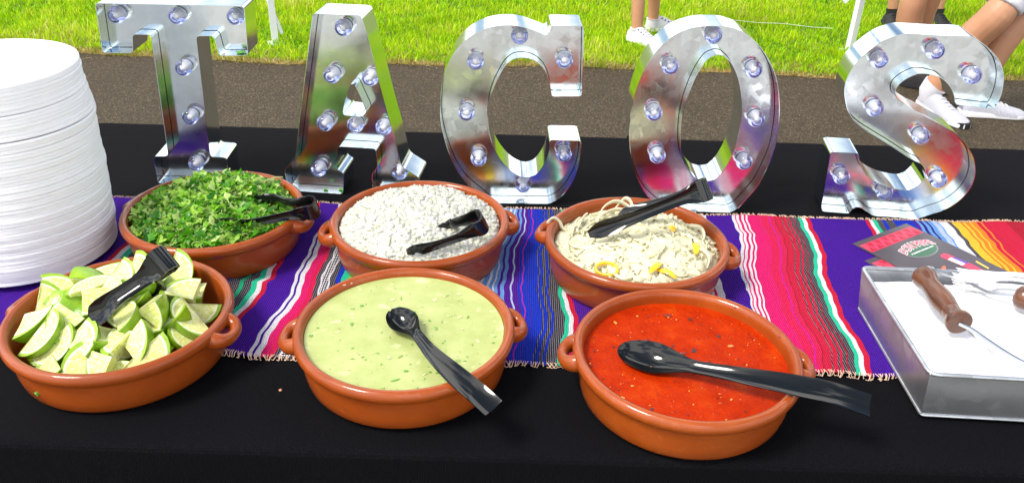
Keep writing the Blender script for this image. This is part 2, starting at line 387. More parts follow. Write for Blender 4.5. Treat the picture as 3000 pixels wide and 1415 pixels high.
LIMES = [
  (-0.0739, -0.0458, 0.0042, 0.0905, 0.0904, 0.7014, 0.7012),
  (-0.0223, -0.0265, 0.0042, 0.0646, 0.0644, -0.7041, -0.7042),
  (0.0497, -0.0217, 0.0385, 0.0294, -0.4755, -0.7239, 0.499),
  (-0.0121, 0.0089, 0.0042, 0.759, 0.0083, -0.0072, -0.651),
  (0.0113, -0.0345, 0.0042, 0.2344, 0.0001, -0.0, 0.9721),
  (-0.0178, 0.0088, 0.0042, 0.7448, -0.0, -0.0, 0.6673),
  (0.1048, -0.037, 0.0042, 0.0506, 0.0063, -0.7069, -0.7055),
  (-0.0648, -0.0395, 0.0038, 0.6319, 0.6438, -0.3131, -0.2969),
  (0.0604, -0.033, 0.0042, 0.3653, 0.6575, -0.2603, 0.6054),
  (-0.0118, 0.0823, 0.0042, 0.048, 0.0353, 0.5913, 0.8043),
  (-0.0401, 0.0647, 0.0384, 0.4806, -0.4891, 0.7101, -0.1599),
  (-0.1033, -0.0147, 0.0042, 0.5544, -0.4415, -0.5425, -0.4511),
  (-0.012, -0.0771, 0.0042, 0.3279, 0.639, -0.2983, 0.6286),
  (0.0107, 0.0128, 0.0042, 0.6163, 0.2099, 0.2447, 0.7185),
  (0.0812, 0.083, 0.0081, 0.4466, 0.5137, -0.4298, 0.5932),
  (-0.0964, 0.0511, 0.0042, 0.8145, 0.5029, -0.2562, -0.134),
  (0.0508, -0.0992, 0.0037, 0.5834, 0.057, -0.0275, 0.8097),
  (-0.0625, 0.072, 0.0042, 0.2782, 0.3352, -0.1043, 0.8941),
  (-0.0615, 0.0249, 0.0042, 0.5856, 0.504, -0.1175, 0.6239),
  (0.0579, 0.0492, 0.0042, 0.6844, 0.1783, -0.6843, 0.1777),
  (0.0537, 0.0075, 0.0042, 0.8056, 0.0002, -0.0001, 0.5925),
  (0.0398, -0.0274, 0.03, 0.6264, -0.2439, -0.2556, 0.6949),
  (0.0907, 0.0142, 0.0036, 0.8379, -0.0893, -0.5004, -0.1992),
  (0.0845, -0.0076, 0.0142, 0.217, -0.0071, 0.346, 0.9128),
  (0.0119, 0.0473, 0.0042, 0.7251, 0.2364, 0.2005, 0.6149),
  (0.0603, -0.0853, 0.0088, 0.2388, 0.4011, 0.3866, 0.7953),
  (-0.0854, 0.0172, 0.0638, 0.0166, 0.0158, 0.8506, -0.5254),
  (0.0897, -0.0011, 0.0216, 0.8718, 0.432, -0.2046, -0.1069),
  (0.0308, 0.0371, 0.0244, 0.7211, 0.4539, -0.1977, 0.4847),
  (0.0142, -0.0847, 0.0139, 0.0772, 0.4108, 0.1738, 0.8917),
  (-0.0187, 0.0496, 0.0122, 0.4967, 0.3854, -0.0558, 0.7756),
  (-0.026, -0.0292, 0.004, 0.0724, -0.1601, -0.0327, -0.9839),
  (0.0628, 0.0362, 0.0217, 0.0879, 0.526, 0.3214, 0.7825),
  (0.0124, -0.0543, 0.0124, 0.9053, 0.1039, -0.2363, -0.3374),
  (-0.1053, 0.0342, 0.0344, 0.9696, 0.2353, -0.0517, -0.043),
  (0.0395, 0.0788, 0.0042, 0.2996, 0.1675, 0.4585, 0.8197),
  (0.0, -0.0611, 0.0252, 0.6348, 0.3424, -0.6912, -0.045),
  (-0.0543, -0.0978, 0.0032, 0.8051, 0.3181, 0.0812, 0.494),
  (-0.0367, -0.0126, 0.0328, 0.1358, -0.502, -0.3667, -0.7714),
  (0.0077, 0.1078, 0.0111, 0.1232, 0.423, 0.1366, 0.8873),
  (-0.0442, 0.03, 0.032, 0.7588, 0.2003, -0.1987, -0.587),
  (-0.0061, 0.0195, 0.0345, 0.8668, 0.2318, -0.2742, -0.346),
  (-0.0513, -0.0465, 0.0266, 0.5186, 0.1985, 0.4106, 0.7232),
  (-0.001, 0.0748, 0.023, 0.1972, 0.4842, 0.2359, 0.8192),
  (0.0469, 0.0761, 0.0219, 0.3089, -0.2769, -0.3226, -0.8508),
  (-0.1105, -0.0315, 0.0388, 0.5, 0.6893, 0.2348, 0.4687),
  (-0.0778, -0.0636, 0.0315, 0.7336, 0.5436, -0.1036, 0.3945),
  (0.045, -0.0573, 0.0241, 0.5252, -0.1532, -0.4588, -0.7001),
  (0.0469, -0.0082, 0.0249, 0.1696, -0.331, -0.3322, -0.8668),
  (-0.0405, -0.0668, 0.0169, 0.7742, 0.2286, -0.5312, -0.2572),
  (-0.0667, 0.0443, 0.0278, 0.9287, 0.2774, -0.1521, 0.1933),
  (-0.0691, -0.0098, 0.0222, 0.9352, 0.2702, -0.1609, 0.1627),
  (-0.0454, 0.0803, 0.0146, 0.811, 0.0981, -0.5179, -0.254),
]

LE1, LE2, LE3 = Vector((1, 0, 0)), Vector((math.cos(R(66)), math.sin(R(66)), 0)), Vector((0, 0, 1.12))
def lime_wedge_data(Rl=0.037, n=9):
    """a piece of cut lime: two longways cut faces 66 degrees apart, one crosswise cut, and the round rind"""
    def S(p): return tuple((LE1 * p[0] + LE2 * p[1] + LE3 * p[2]) * Rl)
    rv = []; idx = {}
    for i in range(n + 1):
        for j in range(n + 1 - i):
            a, b = i / n, j / n; c = 1 - a - b
            d = Vector((a, b, c)).normalized()
            e = d.x * LE1 + d.y * LE2; l2 = math.hypot(e.x, e.y); l1 = math.hypot(d.x, d.y)
            k = (l1 / l2) if l2 > 1e-6 else 1.0           # keep the cross section round
            idx[(i, j)] = len(rv); rv.append(S((d.x * k, d.y * k, d.z)))
    rf = []
    for i in range(n):
        for j in range(n - i):
            rf.append((idx[(i, j)], idx[(i + 1, j)], idx[(i, j + 1)]))
            if j < n - i - 1:
                rf.append((idx[(i + 1, j)], idx[(i + 1, j + 1)], idx[(i, j + 1)]))
    fv = []; ff = []
    def disc(ax, ay):
        rings = 6; seg = n
        base = len(fv); fv.append((0.0004, 0.0004, 0.0004))
        for q in range(1, rings + 1):
            r = q / rings
            for k in range(seg + 1):
                a = k / seg; b = 1 - a
                L = math.hypot(a, b); u, v = a / L, b / L
                p = [0.0, 0.0, 0.0]; p[ax] = u; p[ay] = v
                if {ax, ay} == {0, 1}:
                    e = p[0] * LE1 + p[1] * LE2; kk = 1 / math.hypot(e.x, e.y); p = [w_ * kk for w_ in p]
                sag = 0.0011 * math.sin(3.1416 * r)
                q3 = Vector(S([w_ * r for w_ in p])); cen = Vector(S((0.33, 0.33, 0.33)))
                fv.append(tuple(q3 + (cen - q3).normalized() * sag))
        for k in range(seg):
            ff.append((base, base + 1 + k, base + 2 + k))
        for q in range(rings - 1):
            for k in range(seg):
                A = base + 1 + q * (seg + 1) + k; B = A + seg + 1
                ff.append((A, A + 1, B + 1)); ff.append((A, B + 1, B))
    disc(0, 1); disc(1, 2); disc(2, 0)
    return rv, rf, fv, ff
def lime_quarter_data(Rl=0.037, nt=12, nf=5):
    """a full-length lime wedge: two half-round cut faces 66 degrees apart and the rind"""
    A = R(66)
    rv = []; rf = []
    for i in range(nf + 1):
        f = A * i / nf
        for j in range(nt + 1):
            th = math.pi * j / nt
            rv.append((math.cos(f) * math.sin(th) * Rl, math.sin(f) * math.sin(th) * Rl, math.cos(th) * 1.12 * Rl))
    for i in range(nf):
        for j in range(nt):
            a = i * (nt + 1) + j; rf.append((a, a + 1, a + nt + 2, a + nt + 1))
    fv = []; ff = []
    for f, sg in ((0.0, 1), (A, -1)):
        base = len(fv); fv.append((0.0004, 0.0003, 0)); rings = 6
        for q in range(1, rings + 1):
            r = q / rings; sag = 0.0012 * math.sin(3.1416 * r)
            for j in range(nt + 1):
                th = math.pi * j / nt
                fv.append(((math.cos(f) * math.sin(th) * r) * Rl - math.sin(f) * sag * sg, (math.sin(f) * math.sin(th) * r) * Rl + math.cos(f) * sag * sg, math.cos(th) * 1.12 * r * Rl))
        for j in range(nt): ff.append((base, base + 1 + j, base + 2 + j))
        for q in range(rings - 1):
            for j in range(nt):
                a = base + 1 + q * (nt + 1) + j; b = a + nt + 1
                ff.append((a, a + 1, b + 1)); ff.append((a, b + 1, b))
    return rv, rf, fv, ff

# ------------------------------------------------------------------ ground: asphalt path, lawn
ZT = 0.75
t = NT('asphalt')
co = t.coord()
v1 = t.voro(190, co, 'Color'); sp = t.n('SeparateColor'); t.l(v1, sp.inputs[0])
big = t.noise(1.3, 4, 0.6)
c = t.ramp(sp.outputs[0], [(0.0, (0.020, 0.014, 0.006)), (0.55, (0.060, 0.044, 0.023)), (0.88, (0.085, 0.062, 0.034)), (1.0, (0.22, 0.175, 0.115))])
c = t.mixc(t.maprange(big, 0.35, 0.65, 0, 0.4), c, (0.040, 0.027, 0.013))
t.set(color=c, rough=0.85, spec=0.3)
t.bump(t.math('ADD', t.voro(150, co, 'Distance'), t.noise(60, 4)), 0.9, 0.006)
M['asphalt'] = t.m

t = NT('lawn_soil')
n1 = t.noise(3, 5); n2 = t.noise(60, 4)
c = t.ramp(n1, [(0.35, (0.10, 0.17, 0.008)), (0.65, (0.16, 0.21, 0.012))])
c = t.mixc(t.maprange(n2, 0.4, 0.7, 0, 0.5), c, (0.20, 0.17, 0.06))
t.set(color=c, rough=0.95)
t.bump(n2, 0.6, 0.01)
M['lawn_soil'] = t.m

b = MB(); b.add([(-300, -300, -0.012), (300, -300, -0.012), (300, 300, -0.012), (-300, 300, -0.012)], [(0, 1, 2, 3)])
g = b.build('lawn', M['lawn_soil']); tag(g, kind='structure')

def edge_y(x):   # where the asphalt stops and the grass starts
    return 4.475 + 0.012 * x * x + 0.05 * math.sin(x * 1.7 + 1) + 0.02 * math.sin(x * 6.1)

xs = np.linspace(-12, 12, 241)
vs = []; fs = []
for i, x in enumerate(xs):
    for y in (-0.45 + 0.03 * math.sin(x * 2.2), 0.5, 2.5, edge_y(min(max(x, -4), 4)) - 0.02, edge_y(min(max(x, -4), 4))):
        vs.append((x, y, 0.0 if y < edge_y(min(max(x, -4), 4)) - 0.001 else -0.02))
for i in range(len(xs) - 1):
    for k in range(4):
        fs.append((i * 5 + k, (i + 1) * 5 + k, (i + 1) * 5 + k + 1, i * 5 + k + 1))
b = MB(); b.add(vs, fs); o = b.build('asphalt_path', M['asphalt'], smooth=False); tag(o, kind='structure')

simple('concrete', (0.36, 0.35, 0.33), 0.85, 0.18, 5, bump=0.4)
b = MB(); b.add([(-12, -9, -0.004), (12, -9, -0.004), (12, -0.40, -0.004), (-12, -0.40, -0.004)], [(0, 1, 2, 3)])
o = b.build('added_pavement', M['concrete'], smooth=False); tag(o, kind='structure')  # unseen pale ground, added to lighten what the letters reflect

# grass blades: one mass of short turf, straw coloured along the edge
def blades(n, name, seed, yfun, h, wdt, cols, lean, zoff=-0.012):
    rng = np.random.default_rng(seed)
    x = rng.uniform(-5.2, 5.8, n); y = yfun(x, rng, n)
    hh = h[0] + (h[1] - h[0]) * rng.random(n)
    th = rng.uniform(0, 2 * np.pi, n); ln = rng.normal(0, lean, n); la = rng.uniform(0, 2 * np.pi, n)
    ww = wdt * rng.uniform(0.6, 1.3, n)
    cl = np.sin(x * 2.3 + 1.3 * np.sin(y * 2.9)) * 0.32 + np.sin(x * 8.1 + 2 * np.sin(y * 5.3)) * np.sin(y * 9.7 + 1.7 * np.sin(x * 4.1)) * 0.5 + np.sin(y * 23 + x * 9) * np.sin(x * 31 - y * 7) * 0.35
    hh = hh * (1 + 0.5 * cl)
    bx, by = np.cos(th) * ww, np.sin(th) * ww
    base = np.stack([x, y, np.full(n, zoff)], 1)
    A = base + np.stack([bx, by, 0 * x], 1); B = base - np.stack([bx, by, 0 * x], 1)
    mid = base + np.stack([np.cos(la) * ln * 0.35, np.sin(la) * ln * 0.35, hh * 0.6], 1)
    C1 = mid + np.stack([bx, by, 0 * x], 1) * 0.75; D = mid - np.stack([bx, by, 0 * x], 1) * 0.75
    tip = base + np.stack([np.cos(la) * ln, np.sin(la) * ln, hh], 1)
    V = np.stack([A, B, C1, D, tip], 1).reshape(-1, 3)
    i = np.arange(n)[:, None] * 5
    F = np.concatenate([i + np.array([[0, 1, 3]]), i + np.array([[0, 3, 2]]), i + np.array([[2, 3, 4]])])
    cc = np.array(cols); pick = rng.random(n) * 0.5 + 0.5 * (0.5 + 0.55 * cl)
    k = np.clip((pick * len(cc)).astype(int), 0, len(cc) - 1)
    c = cc[k] * rng.uniform(0.62, 1.25, n)[:, None]
    c = np.repeat(c, 5, axis=0)
    me = np_mesh(name, V, F, c, True)
    return me

t = NT('grass_blade')
a = t.n('Attribute'); a.attribute_name = 'col'
t.set(color=a.outputs['Color'], rough=0.5, spec=0.3)
tr = t.n('BsdfTranslucent'); t.l(a.outputs['Color'], tr.inputs[0])
ms = t.n('MixShader'); ms.inputs[0].default_value = 0.45
t.l(t.b.outputs[0], ms.inputs[1]); t.l(tr.outputs[0], ms.inputs[2]); t.l(ms.outputs[0], t.out.inputs[0])
M['grass_blade'] = t.m
GC = [(0.11, 0.32, 0.003), (0.27, 0.54, 0.004), (0.40, 0.66, 0.005), (0.50, 0.70, 0.006), (0.60, 0.70, 0.04), (0.72, 0.68, 0.20)]
EY = np.vectorize(edge_y)
me = blades(230000, 'grass', 3, lambda x, r, n: EY(np.clip(x, -4, 4)) + 0.04 + 3.6 * r.random(n) ** 1.15, (0.022, 0.058), 0.0036, GC, 0.026)
o = link('grass', me, M['grass_blade']); tag(o, kind='stuff')
SCOL = [(0.48, 0.30, 0.08), (0.62, 0.44, 0.16), (0.40, 0.26, 0.07), (0.66, 0.54, 0.26), (0.42, 0.42, 0.05), (0.32, 0.42, 0.02)]
me = blades(26000, 'dry_grass', 4, lambda x, r, n: EY(np.clip(x, -4, 4)) - 0.025 + 0.26 * r.random(n) ** 1.7, (0.010, 0.040), 0.0030, SCOL, 0.05)
o = link('dry_grass', me, M['grass_blade']); tag(o, kind='stuff')

# ------------------------------------------------------------------ table and black cloth
X0, X1, Y0, Y1 = -0.955, 1.60, 0.700, 1.665
simple('table_plastic', (0.55, 0.55, 0.53), 0.5)
simple('steel_grey', (0.25, 0.25, 0.26), 0.4, metal=1.0)
tb = empty('folding_table', (0.32, 1.18, 0)); tag(tb, 'long folding table hidden beneath the black tablecloth', 'table')
b = MB(); b.box((0, 0, 0.7275), (X1 - X0 - 0.03, Y1 - Y0 - 0.03, 0.035)); b.build('tabletop', M['table_plastic'], tb)
for sx in (-1, 1):
    for sy in (-1, 1):
        b = MB(); b.tube([(sx * 1.10, sy * 0.38, 0.0), (sx * 1.10, sy * 0.38, 0.71)], 0.014, 12); b.build('leg', M['steel_grey'], tb)

t = NT('black_cloth')
co = t.coord()
wv = t.n('TexWave'); wv.inputs['Scale'].default_value = 160; wv.bands_direction = 'X'; t.l(co, wv.inputs['Vector'])
wv2 = t.n('TexWave'); wv2.inputs['Scale'].default_value = 160; wv2.bands_direction = 'Y'; t.l(co, wv2.inputs['Vector'])
fz = t.noise(420, 3); bz = t.noise(2.2, 4)
c = t.mixc(t.maprange(fz, 0.45, 0.75, 0, 1), (0.0028, 0.0028, 0.0040), (0.006, 0.006, 0.0078))
lint = t.voro(55, co, 'Distance')
c = t.mixc(t.maprange(lint, 0.0, 0.035, 0.3, 0.0), c, (0.06, 0.06, 0.065))
t.set(color=c, rough=0.85, spec=0.06)
h = t.math('ADD', t.math('MULTIPLY', t.math('MULTIPLY', wv.outputs['Fac'], wv2.outputs['Fac']), 0.4), t.math('MULTIPLY', t.math('ADD', bz, t.math('MULTIPLY', t.noise(7, 3, 0.5, None, 1.5), 0.35)), 5.0))
t.bump(h, 0.4, 0.005)
M['black_cloth'] = t.m

def round_rect(inset, n_corner=14, rad=0.085):
    r = max(rad - inset, 0.002); pts = []
    for cx, cy, a0 in ((X1 - inset - r, Y0 + inset + r, -90), (X1 - inset - r, Y1 - inset - r, 0), (X0 + inset + r, Y1 - inset - r, 90), (X0 + inset + r, Y0 + inset + r, 180)):
        for k in range(n_corner + 1):
            a = R(a0 + 90 * k / n_corner); pts.append((cx + r * math.cos(a), cy + r * math.sin(a)))
    # even resampling of the straight runs
    out = []
    for i in range(len(pts)):
        p, q = pts[i], pts[(i + 1) % len(pts)]
        k = 1 if i % (n_corner + 1) != n_corner else (28, 60)[(i // (n_corner + 1)) % 2]
        for j in range(k): out.append((p[0] + (q[0] - p[0]) * j / k, p[1] + (q[1] - p[1]) * j / k))
    return out
rings = []
rr = 0.010
for ins in (0.4, 0.2, 0.06, rr): rings.append([(x, y, ZT) for x, y in round_rect(ins)])
for a in (25, 50, 75, 90):
    rings.append([(x, y, ZT - rr + rr * math.cos(R(a))) for x, y in round_rect(rr - rr * math.sin(R(a)))])
base = round_rect(0.0)
L = len(base)
for d in (0.03, 0.08, 0.16, 0.26, 0.38, 0.50, 0.60, 0.68):
    ring = []
    for i, (x, y) in enumerate(base):
        p, q = base[i - 1], base[(i + 1) % L]
        tx, ty = q[0] - p[0], q[1] - p[1]; l = math.hypot(tx, ty); nx, ny = ty / l, -tx / l
        s = i / L * 2 * math.pi
        amp = 0.035 * (d / 0.68) ** 1.2
        f = amp * (0.6 + math.sin(s * 31) * 0.6 + 0.4 * math.sin(s * 17 + 1.0))
        ring.append((x + nx * f, y + ny * f, ZT - rr - d))
    rings.append(ring)
b = MB(); vs = [p for r_ in rings for p in r_]; fs = []
for i in range(len(rings) - 1):
    for k in range(L):
        k2 = (k + 1) % L; fs.append((i * L + k, i * L + k2, (i + 1) * L + k2, (i + 1) * L + k))
fs.append(tuple(range(L)))
b.add(vs, fs); o = b.build('tablecloth', M['black_cloth'], angle=60)
tag(o, 'plain black cloth draped over the whole long table', 'tablecloth')

# ------------------------------------------------------------------ striped runner
PUR = (0.058, 0.004, 0.300); PUR2 = (0.085, 0.010, 0.30); WHT = (0.82, 0.80, 0.84); RED = (0.62, 0.010, 0.045); PNK = (0.76, 0.010, 0.155); RPK = (0.72, 0.012, 0.085)
BLU = (0.008, 0.035, 0.52); LBL = (0.16, 0.36, 0.78); PBL = (0.50, 0.60, 0.88); TEA = (0.02, 0.58, 0.33); GRN = (0.01, 0.42, 0.20); YEL = (0.85, 0.55, 0.04)
ORG = (0.80, 0.24, 0.02); DRD = (0.40, 0.008, 0.02); BLK = (0.020, 0.020, 0.028); NVY = (0.02, 0.015, 0.22); MGT = (0.62, 0.012, 0.32); LGR = (0.20, 0.62, 0.05)
# (x of the right edge at the near hem, at the far hem, colour, hatch)
ST = [(-0.668, -0.602, PUR, 0), (-0.660, -0.594, RED, 0), (-0.651, -0.585, WHT, 0), (-0.640, -0.574, TEA, 0), (-0.615, -0.552, BLK, 1), (-0.607, -0.545, DRD, 0), (-0.59, -0.53, BLK, 1),
      (-0.555, -0.50, RPK, 0), (-0.53, -0.478, PNK, 0), (-0.52, -0.47, WHT, 0), (-0.50, -0.455, ORG, 0), (-0.475, -0.435, YEL, 0), (-0.455, -0.42, LGR, 0), (-0.435, -0.405, BLU, 0), (-0.418, -0.390, BLK, 1),
      (-0.412, -0.384, GRN, 0), (-0.400, -0.372, BLK, 1), (-0.392, -0.363, TEA, 0), (-0.385, -0.355, WHT, 0), (-0.378, -0.346, RED, 0), (-0.3385, -0.311, PUR, 0), (-0.3335, -0.3065, WHT, 0), (-0.330, -0.3035, PUR, 0),
      (-0.322, -0.297, WHT, 0), (-0.312, -0.286, PNK, 0), (-0.3045, -0.278, RPK, 0), (-0.298, -0.270, BLK, 1), (-0.2955, -0.268, WHT, 0), (-0.286, -0.258, BLK, 2), (-0.2835, -0.256, WHT, 0), (-0.274, -0.248, BLK, 1), (-0.266, -0.240, BLU, 0),
      (-0.256, -0.230, TEA, 0), (-0.240, -0.214, LGR, 0), (-0.200, -0.17, YEL, 0), (-0.165, -0.13, ORG, 0), (-0.13, -0.09, RED, 0), (-0.105, -0.05, ORG, 0), (-0.085, -0.03, YEL, 0), (-0.062, -0.012, WHT, 0), (-0.054, -0.006, LBL, 0),
      (-0.050, -0.002, WHT, 0), (-0.044, 0.002, LBL, 0), (-0.0415, 0.004, WHT, 0), (-0.035, 0.0075, LBL, 0), (-0.030, 0.0105, PUR2, 0), (-0.023, 0.0145, LBL, 0), (-0.0105, 0.0185, PUR2, 0), (-0.0075, 0.0205, PBL, 0), (0.003, 0.0265, PUR2, 0),
      (0.008, 0.031, BLU, 0), (0.0095, 0.0325, MGT, 0), (0.018, 0.039, BLU, 0), (0.019, 0.040, PUR2, 0), (0.035, 0.052, BLU, 0), (0.0375, 0.0545, BLK, 1), (0.0425, 0.059, BLU, 0), (0.0475, 0.0655, BLK, 1), (0.051, 0.069, BLU, 0), (0.0665, 0.084, BLK, 1),
      (0.0725, 0.090, TEA, 0), (0.0785, 0.0965, WHT, 0), (0.0855, 0.104, RED, 0), (0.215, 0.245, PUR2, 0), (0.245, 0.275, RPK, 0), (0.275, 0.305, PNK, 0), (0.285, 0.314, WHT, 0), (0.290, 0.319, PNK, 0), (0.295, 0.325, WHT, 0), (0.299, 0.330, PNK, 0), (0.310, 0.341, WHT, 0),
      (0.343, 0.382, PUR, 0), (0.3475, 0.3875, WHT, 0), (0.3495, 0.3895, PNK, 0), (0.3525, 0.394, WHT, 0), (0.355, 0.3985, PNK, 0), (0.3585, 0.4025, WHT, 0), (0.361, 0.406, PNK, 0), (0.3635, 0.409, WHT, 0), (0.378, 0.424, PNK, 0),
      (0.388, 0.434, PNK, 3), (0.402, 0.446, RPK, 0), (0.404, 0.4485, MGT, 0), (0.412, 0.457, RPK, 3), (0.4135, 0.4585, DRD, 0), (0.424, 0.470, RED, 3), (0.4258, 0.472, BLK, 1), (0.432, 0.4785, RED, 0), (0.435, 0.4815, BLK, 1), (0.4385, 0.485, RED, 3), (0.4435, 0.490, BLK, 1),
      (0.4455, 0.492, DRD, 0), (0.4535, 0.500, BLK, 1), (0.459, 0.5065, TEA, 0), (0.4655, 0.513, WHT, 0), (0.4735, 0.5205, RED, 0), (0.585, 0.6185, PUR, 0), (0.592, 0.6255, RED, 0), (0.599, 0.632, WHT, 0), (0.606, 0.639, TEA, 0), (0.62, 0.648, BLK, 1), (0.63, 0.655, BLU, 0), (0.645, 0.668, BLK, 1), (0.68, 0.703, BLU, 0),
      (0.686, 0.709, PUR2, 0), (0.692, 0.714, LBL, 0), (0.697, 0.719, NVY, 0), (0.703, 0.725, LBL, 0), (0.707, 0.7285, NVY, 0), (0.715, 0.736, LBL, 0), (0.725, 0.745, PBL, 0), (0.728, 0.748, LBL, 0), (0.745, 0.765, WHT, 0), (0.752, 0.772, BLK, 1), (0.768, 0.788, YEL, 0), (0.772, 0.792, ORG, 3), (0.777, 0.797, YEL, 0),
      (0.785, 0.804, ORG, 0), (0.788, 0.807, YEL, 0), (0.797, 0.816, ORG, 0), (0.804, 0.823, RED, 0), (0.807, 0.826, ORG, 0), (0.85, 0.868, RED, 3), (0.90, 0.915, DRD, 3), (0.95, 0.965, RPK, 0), (1.0, 1.015, PNK, 0), (1.3, 1.315, PUR, 0)]
RY0, RY1 = 0.866, 1.309
ST = [(-1.1, -1.035, PUR, 0)] + ST
NROW = 76
def runner_dx(x, y):
    s = 0.0048 * math.sin(y * 21 + x * 3) + 0.0026 * math.sin(y * 47 + x * 5) + 0.0008 * math.sin(y * 160 + x * 30)
    # the folded weave steps sideways where the cloth was creased
    if x < -0.3: s += 0.0075 * (0.5 + 0.5 * math.tanh((y - 1.045) / 0.003)) * max(0, min(1, (-0.342 - x) / 0.015))
    if 0.36 < x: s += -0.006 * (0.5 - 0.5 * math.tanh((y - 1.225) / 0.012)) + 0.004
    return s
def runner_z(x, y):
    z = 0.0030 + 0.0022 * math.sin(x * 9 + y * 14) * math.sin(x * 4.3 - y * 11) + 0.0010 * math.sin(x * 40 + 3 * math.sin(y * 9))
    if x < -0.3: z += 0.004 * math.exp(-((y - 1.045) / 0.008) ** 2) * max(0, min(1, (-0.335 - x) / 0.02))
    if x > 0.36: z += 0.003 * math.exp(-((y - 1.225) / 0.02) ** 2)
    return ZT + max(z, 0.0012)
def hem(x):
    h = 0.003 * math.sin(x * 23) + 0.002 * math.sin(x * 61 + 1)
    if x < -0.2: h += 0.010 * math.exp(-((x + 0.365) / 0.028) ** 2)
    return h
cols_n = [(-1.16, -1.10)] + [(a, b_) for a, b_, _, _ in ST]
V = []; grid = []
for ci, (xn, xf) in enumerate(cols_n):
    colv = []
    for r_ in range(NROW + 1):
        f = r_ / NROW; x = xn + (xf - xn) * f
        y = RY0 + (RY1 - RY0) * f + hem(x) * (1 - f) ** 6 + 0.002 * math.sin(x * 31) * f ** 6
        x2 = x + runner_dx(x, y)
        colv.append(len(V)); V.append((x2, y, runner_z(x2, y)))
    grid.append(colv)
F = []; FC = []; FH = []
for ci in range(len(cols_n) - 1):
    colr, hat = ST[ci][2], ST[ci][3]
    for r_ in range(NROW):
        F.append((grid[ci][r_], grid[ci + 1][r_], grid[ci + 1][r_ + 1], grid[ci][r_ + 1])); FC.append(colr); FH.append(hat)
me = bpy.data.meshes.new('table_runner')
me.from_pydata(V, [], F)
ca = me.color_attributes.new('col', 'FLOAT_COLOR', 'CORNER')
arr = np.ones((len(F) * 4, 4), np.float32); arr[:, :3] = np.repeat(np.array(FC), 4, axis=0); ca.data.foreach_set('color', arr.ravel())
ha = me.attributes.new('hatch', 'FLOAT', 'FACE'); ha.data.foreach_set('value', np.array(FH, np.float32))
finish(me, True, 80)
t = NT('woven_wool')
a = t.n('Attribute'); a.attribute_name = 'col'; hh = t.n('Attribute'); hh.attribute_name = 'hatch'
co = t.coord()
def wavep(scale, d, prof='SIN'):
    nd = t.n('TexWave'); nd.inputs['Scale'].default_value = scale; nd.bands_direction = d; nd.wave_profile = prof
    nd.inputs['Distortion'].default_value = 0.6; nd.inputs['Detail Scale'].default_value = 2
    t.l(co, nd.inputs['Vector']); return nd.outputs['Fac']
wx, wy = wavep(110, 'X'), wavep(130, 'Y')
chk = t.math('MULTIPLY', wx, wy)
sp_n = t.noise(520, 2, 0.7)
base = t.mixc(t.maprange(sp_n, 0.35, 0.7, 0, 1), t.mixc(1.0, a.outputs['Color'], (0.52, 0.52, 0.52), 'MULTIPLY'), t.mixc(1.0, a.outputs['Color'], (0.84, 0.84, 0.84), 'MULTIPLY'))
base = t.mixc(t.math('MULTIPLY', t.maprange(chk, 0.75, 0.95, 0, 1), 0.16), base, (0.75, 0.7, 0.8))
h1 = t.math('COMPARE', hh.outputs['Fac'], 1.0); h1.node.inputs[2].default_value = 0.3
h2 = t.math('COMPARE', hh.outputs['Fac'], 2.0); h2.node.inputs[2].default_value = 0.3
h3 = t.math('COMPARE', hh.outputs['Fac'], 3.0); h3.node.inputs[2].default_value = 0.3
base = t.mixc(t.math('MULTIPLY', h1, t.maprange(chk, 0.45, 0.6, 0, 0.55)), base, (0.5, 0.46, 0.5))
base = t.mixc(t.math('MULTIPLY', h2, t.maprange(t.math('MULTIPLY', wavep(85, 'X'), wavep(60, 'Y')), 0.28, 0.40, 0, 0.95)), base, (0.82, 0.8, 0.84))
base = t.mixc(t.math('MULTIPLY', h3, t.maprange(wavep(130, 'X'), 0.6, 0.8, 0, 0.35)), base, (0.35, 0.02, 0.06))
t.set(color=base, rough=0.9, spec=0.06)
t.bump(t.math('ADD', t.math('MULTIPLY', t.math('ADD', wx, wy), 0.5), sp_n), 0.55, 0.0012)
M['woven_wool'] = t.m
runner = link('table_runner', me, M['woven_wool'])
tag(runner, 'multicoloured striped woven runner with stitched hems laid along the table', 'table runner')
# overlock stitching along both hems
fr = MB(); rnd = random.Random(3)
for side in (0, 1):
    x = -1.12
    while x < 1.30:
        xx = x + rnd.uniform(-0.001, 0.001)
        f = side
        y = (RY0 + hem(xx)) if side == 0 else RY1 + 0.002 * math.sin(xx * 31)
        z = runner_z(xx, y) + 0.0008
        s = -1 if side == 0 else 1
        ln = rnd.uniform(0.0025, 0.0075); sk = rnd.uniform(-0.006, 0.006)
        fr.tube([(xx, y - s * 0.004, z + 0.0006), (xx + sk * 0.5, y + s * ln * 0.3, z + 0.0012), (xx + sk, y + s * ln * 0.7, ZT + 0.0012), (xx + sk * 1.6, y + s * ln * 0.45, ZT + 0.0012)], 0.00055, 4, caps=False)
        x += rnd.uniform(0.0016, 0.0042) * (1.0 if side == 0 else 1.2)
simple('hem_thread', (0.72, 0.50, 0.36), 0.9, 0.25, 60)
o = fr.build('hem_stitching', M['hem_thread'], runner, smooth=False); tag(o, kind='stuff')

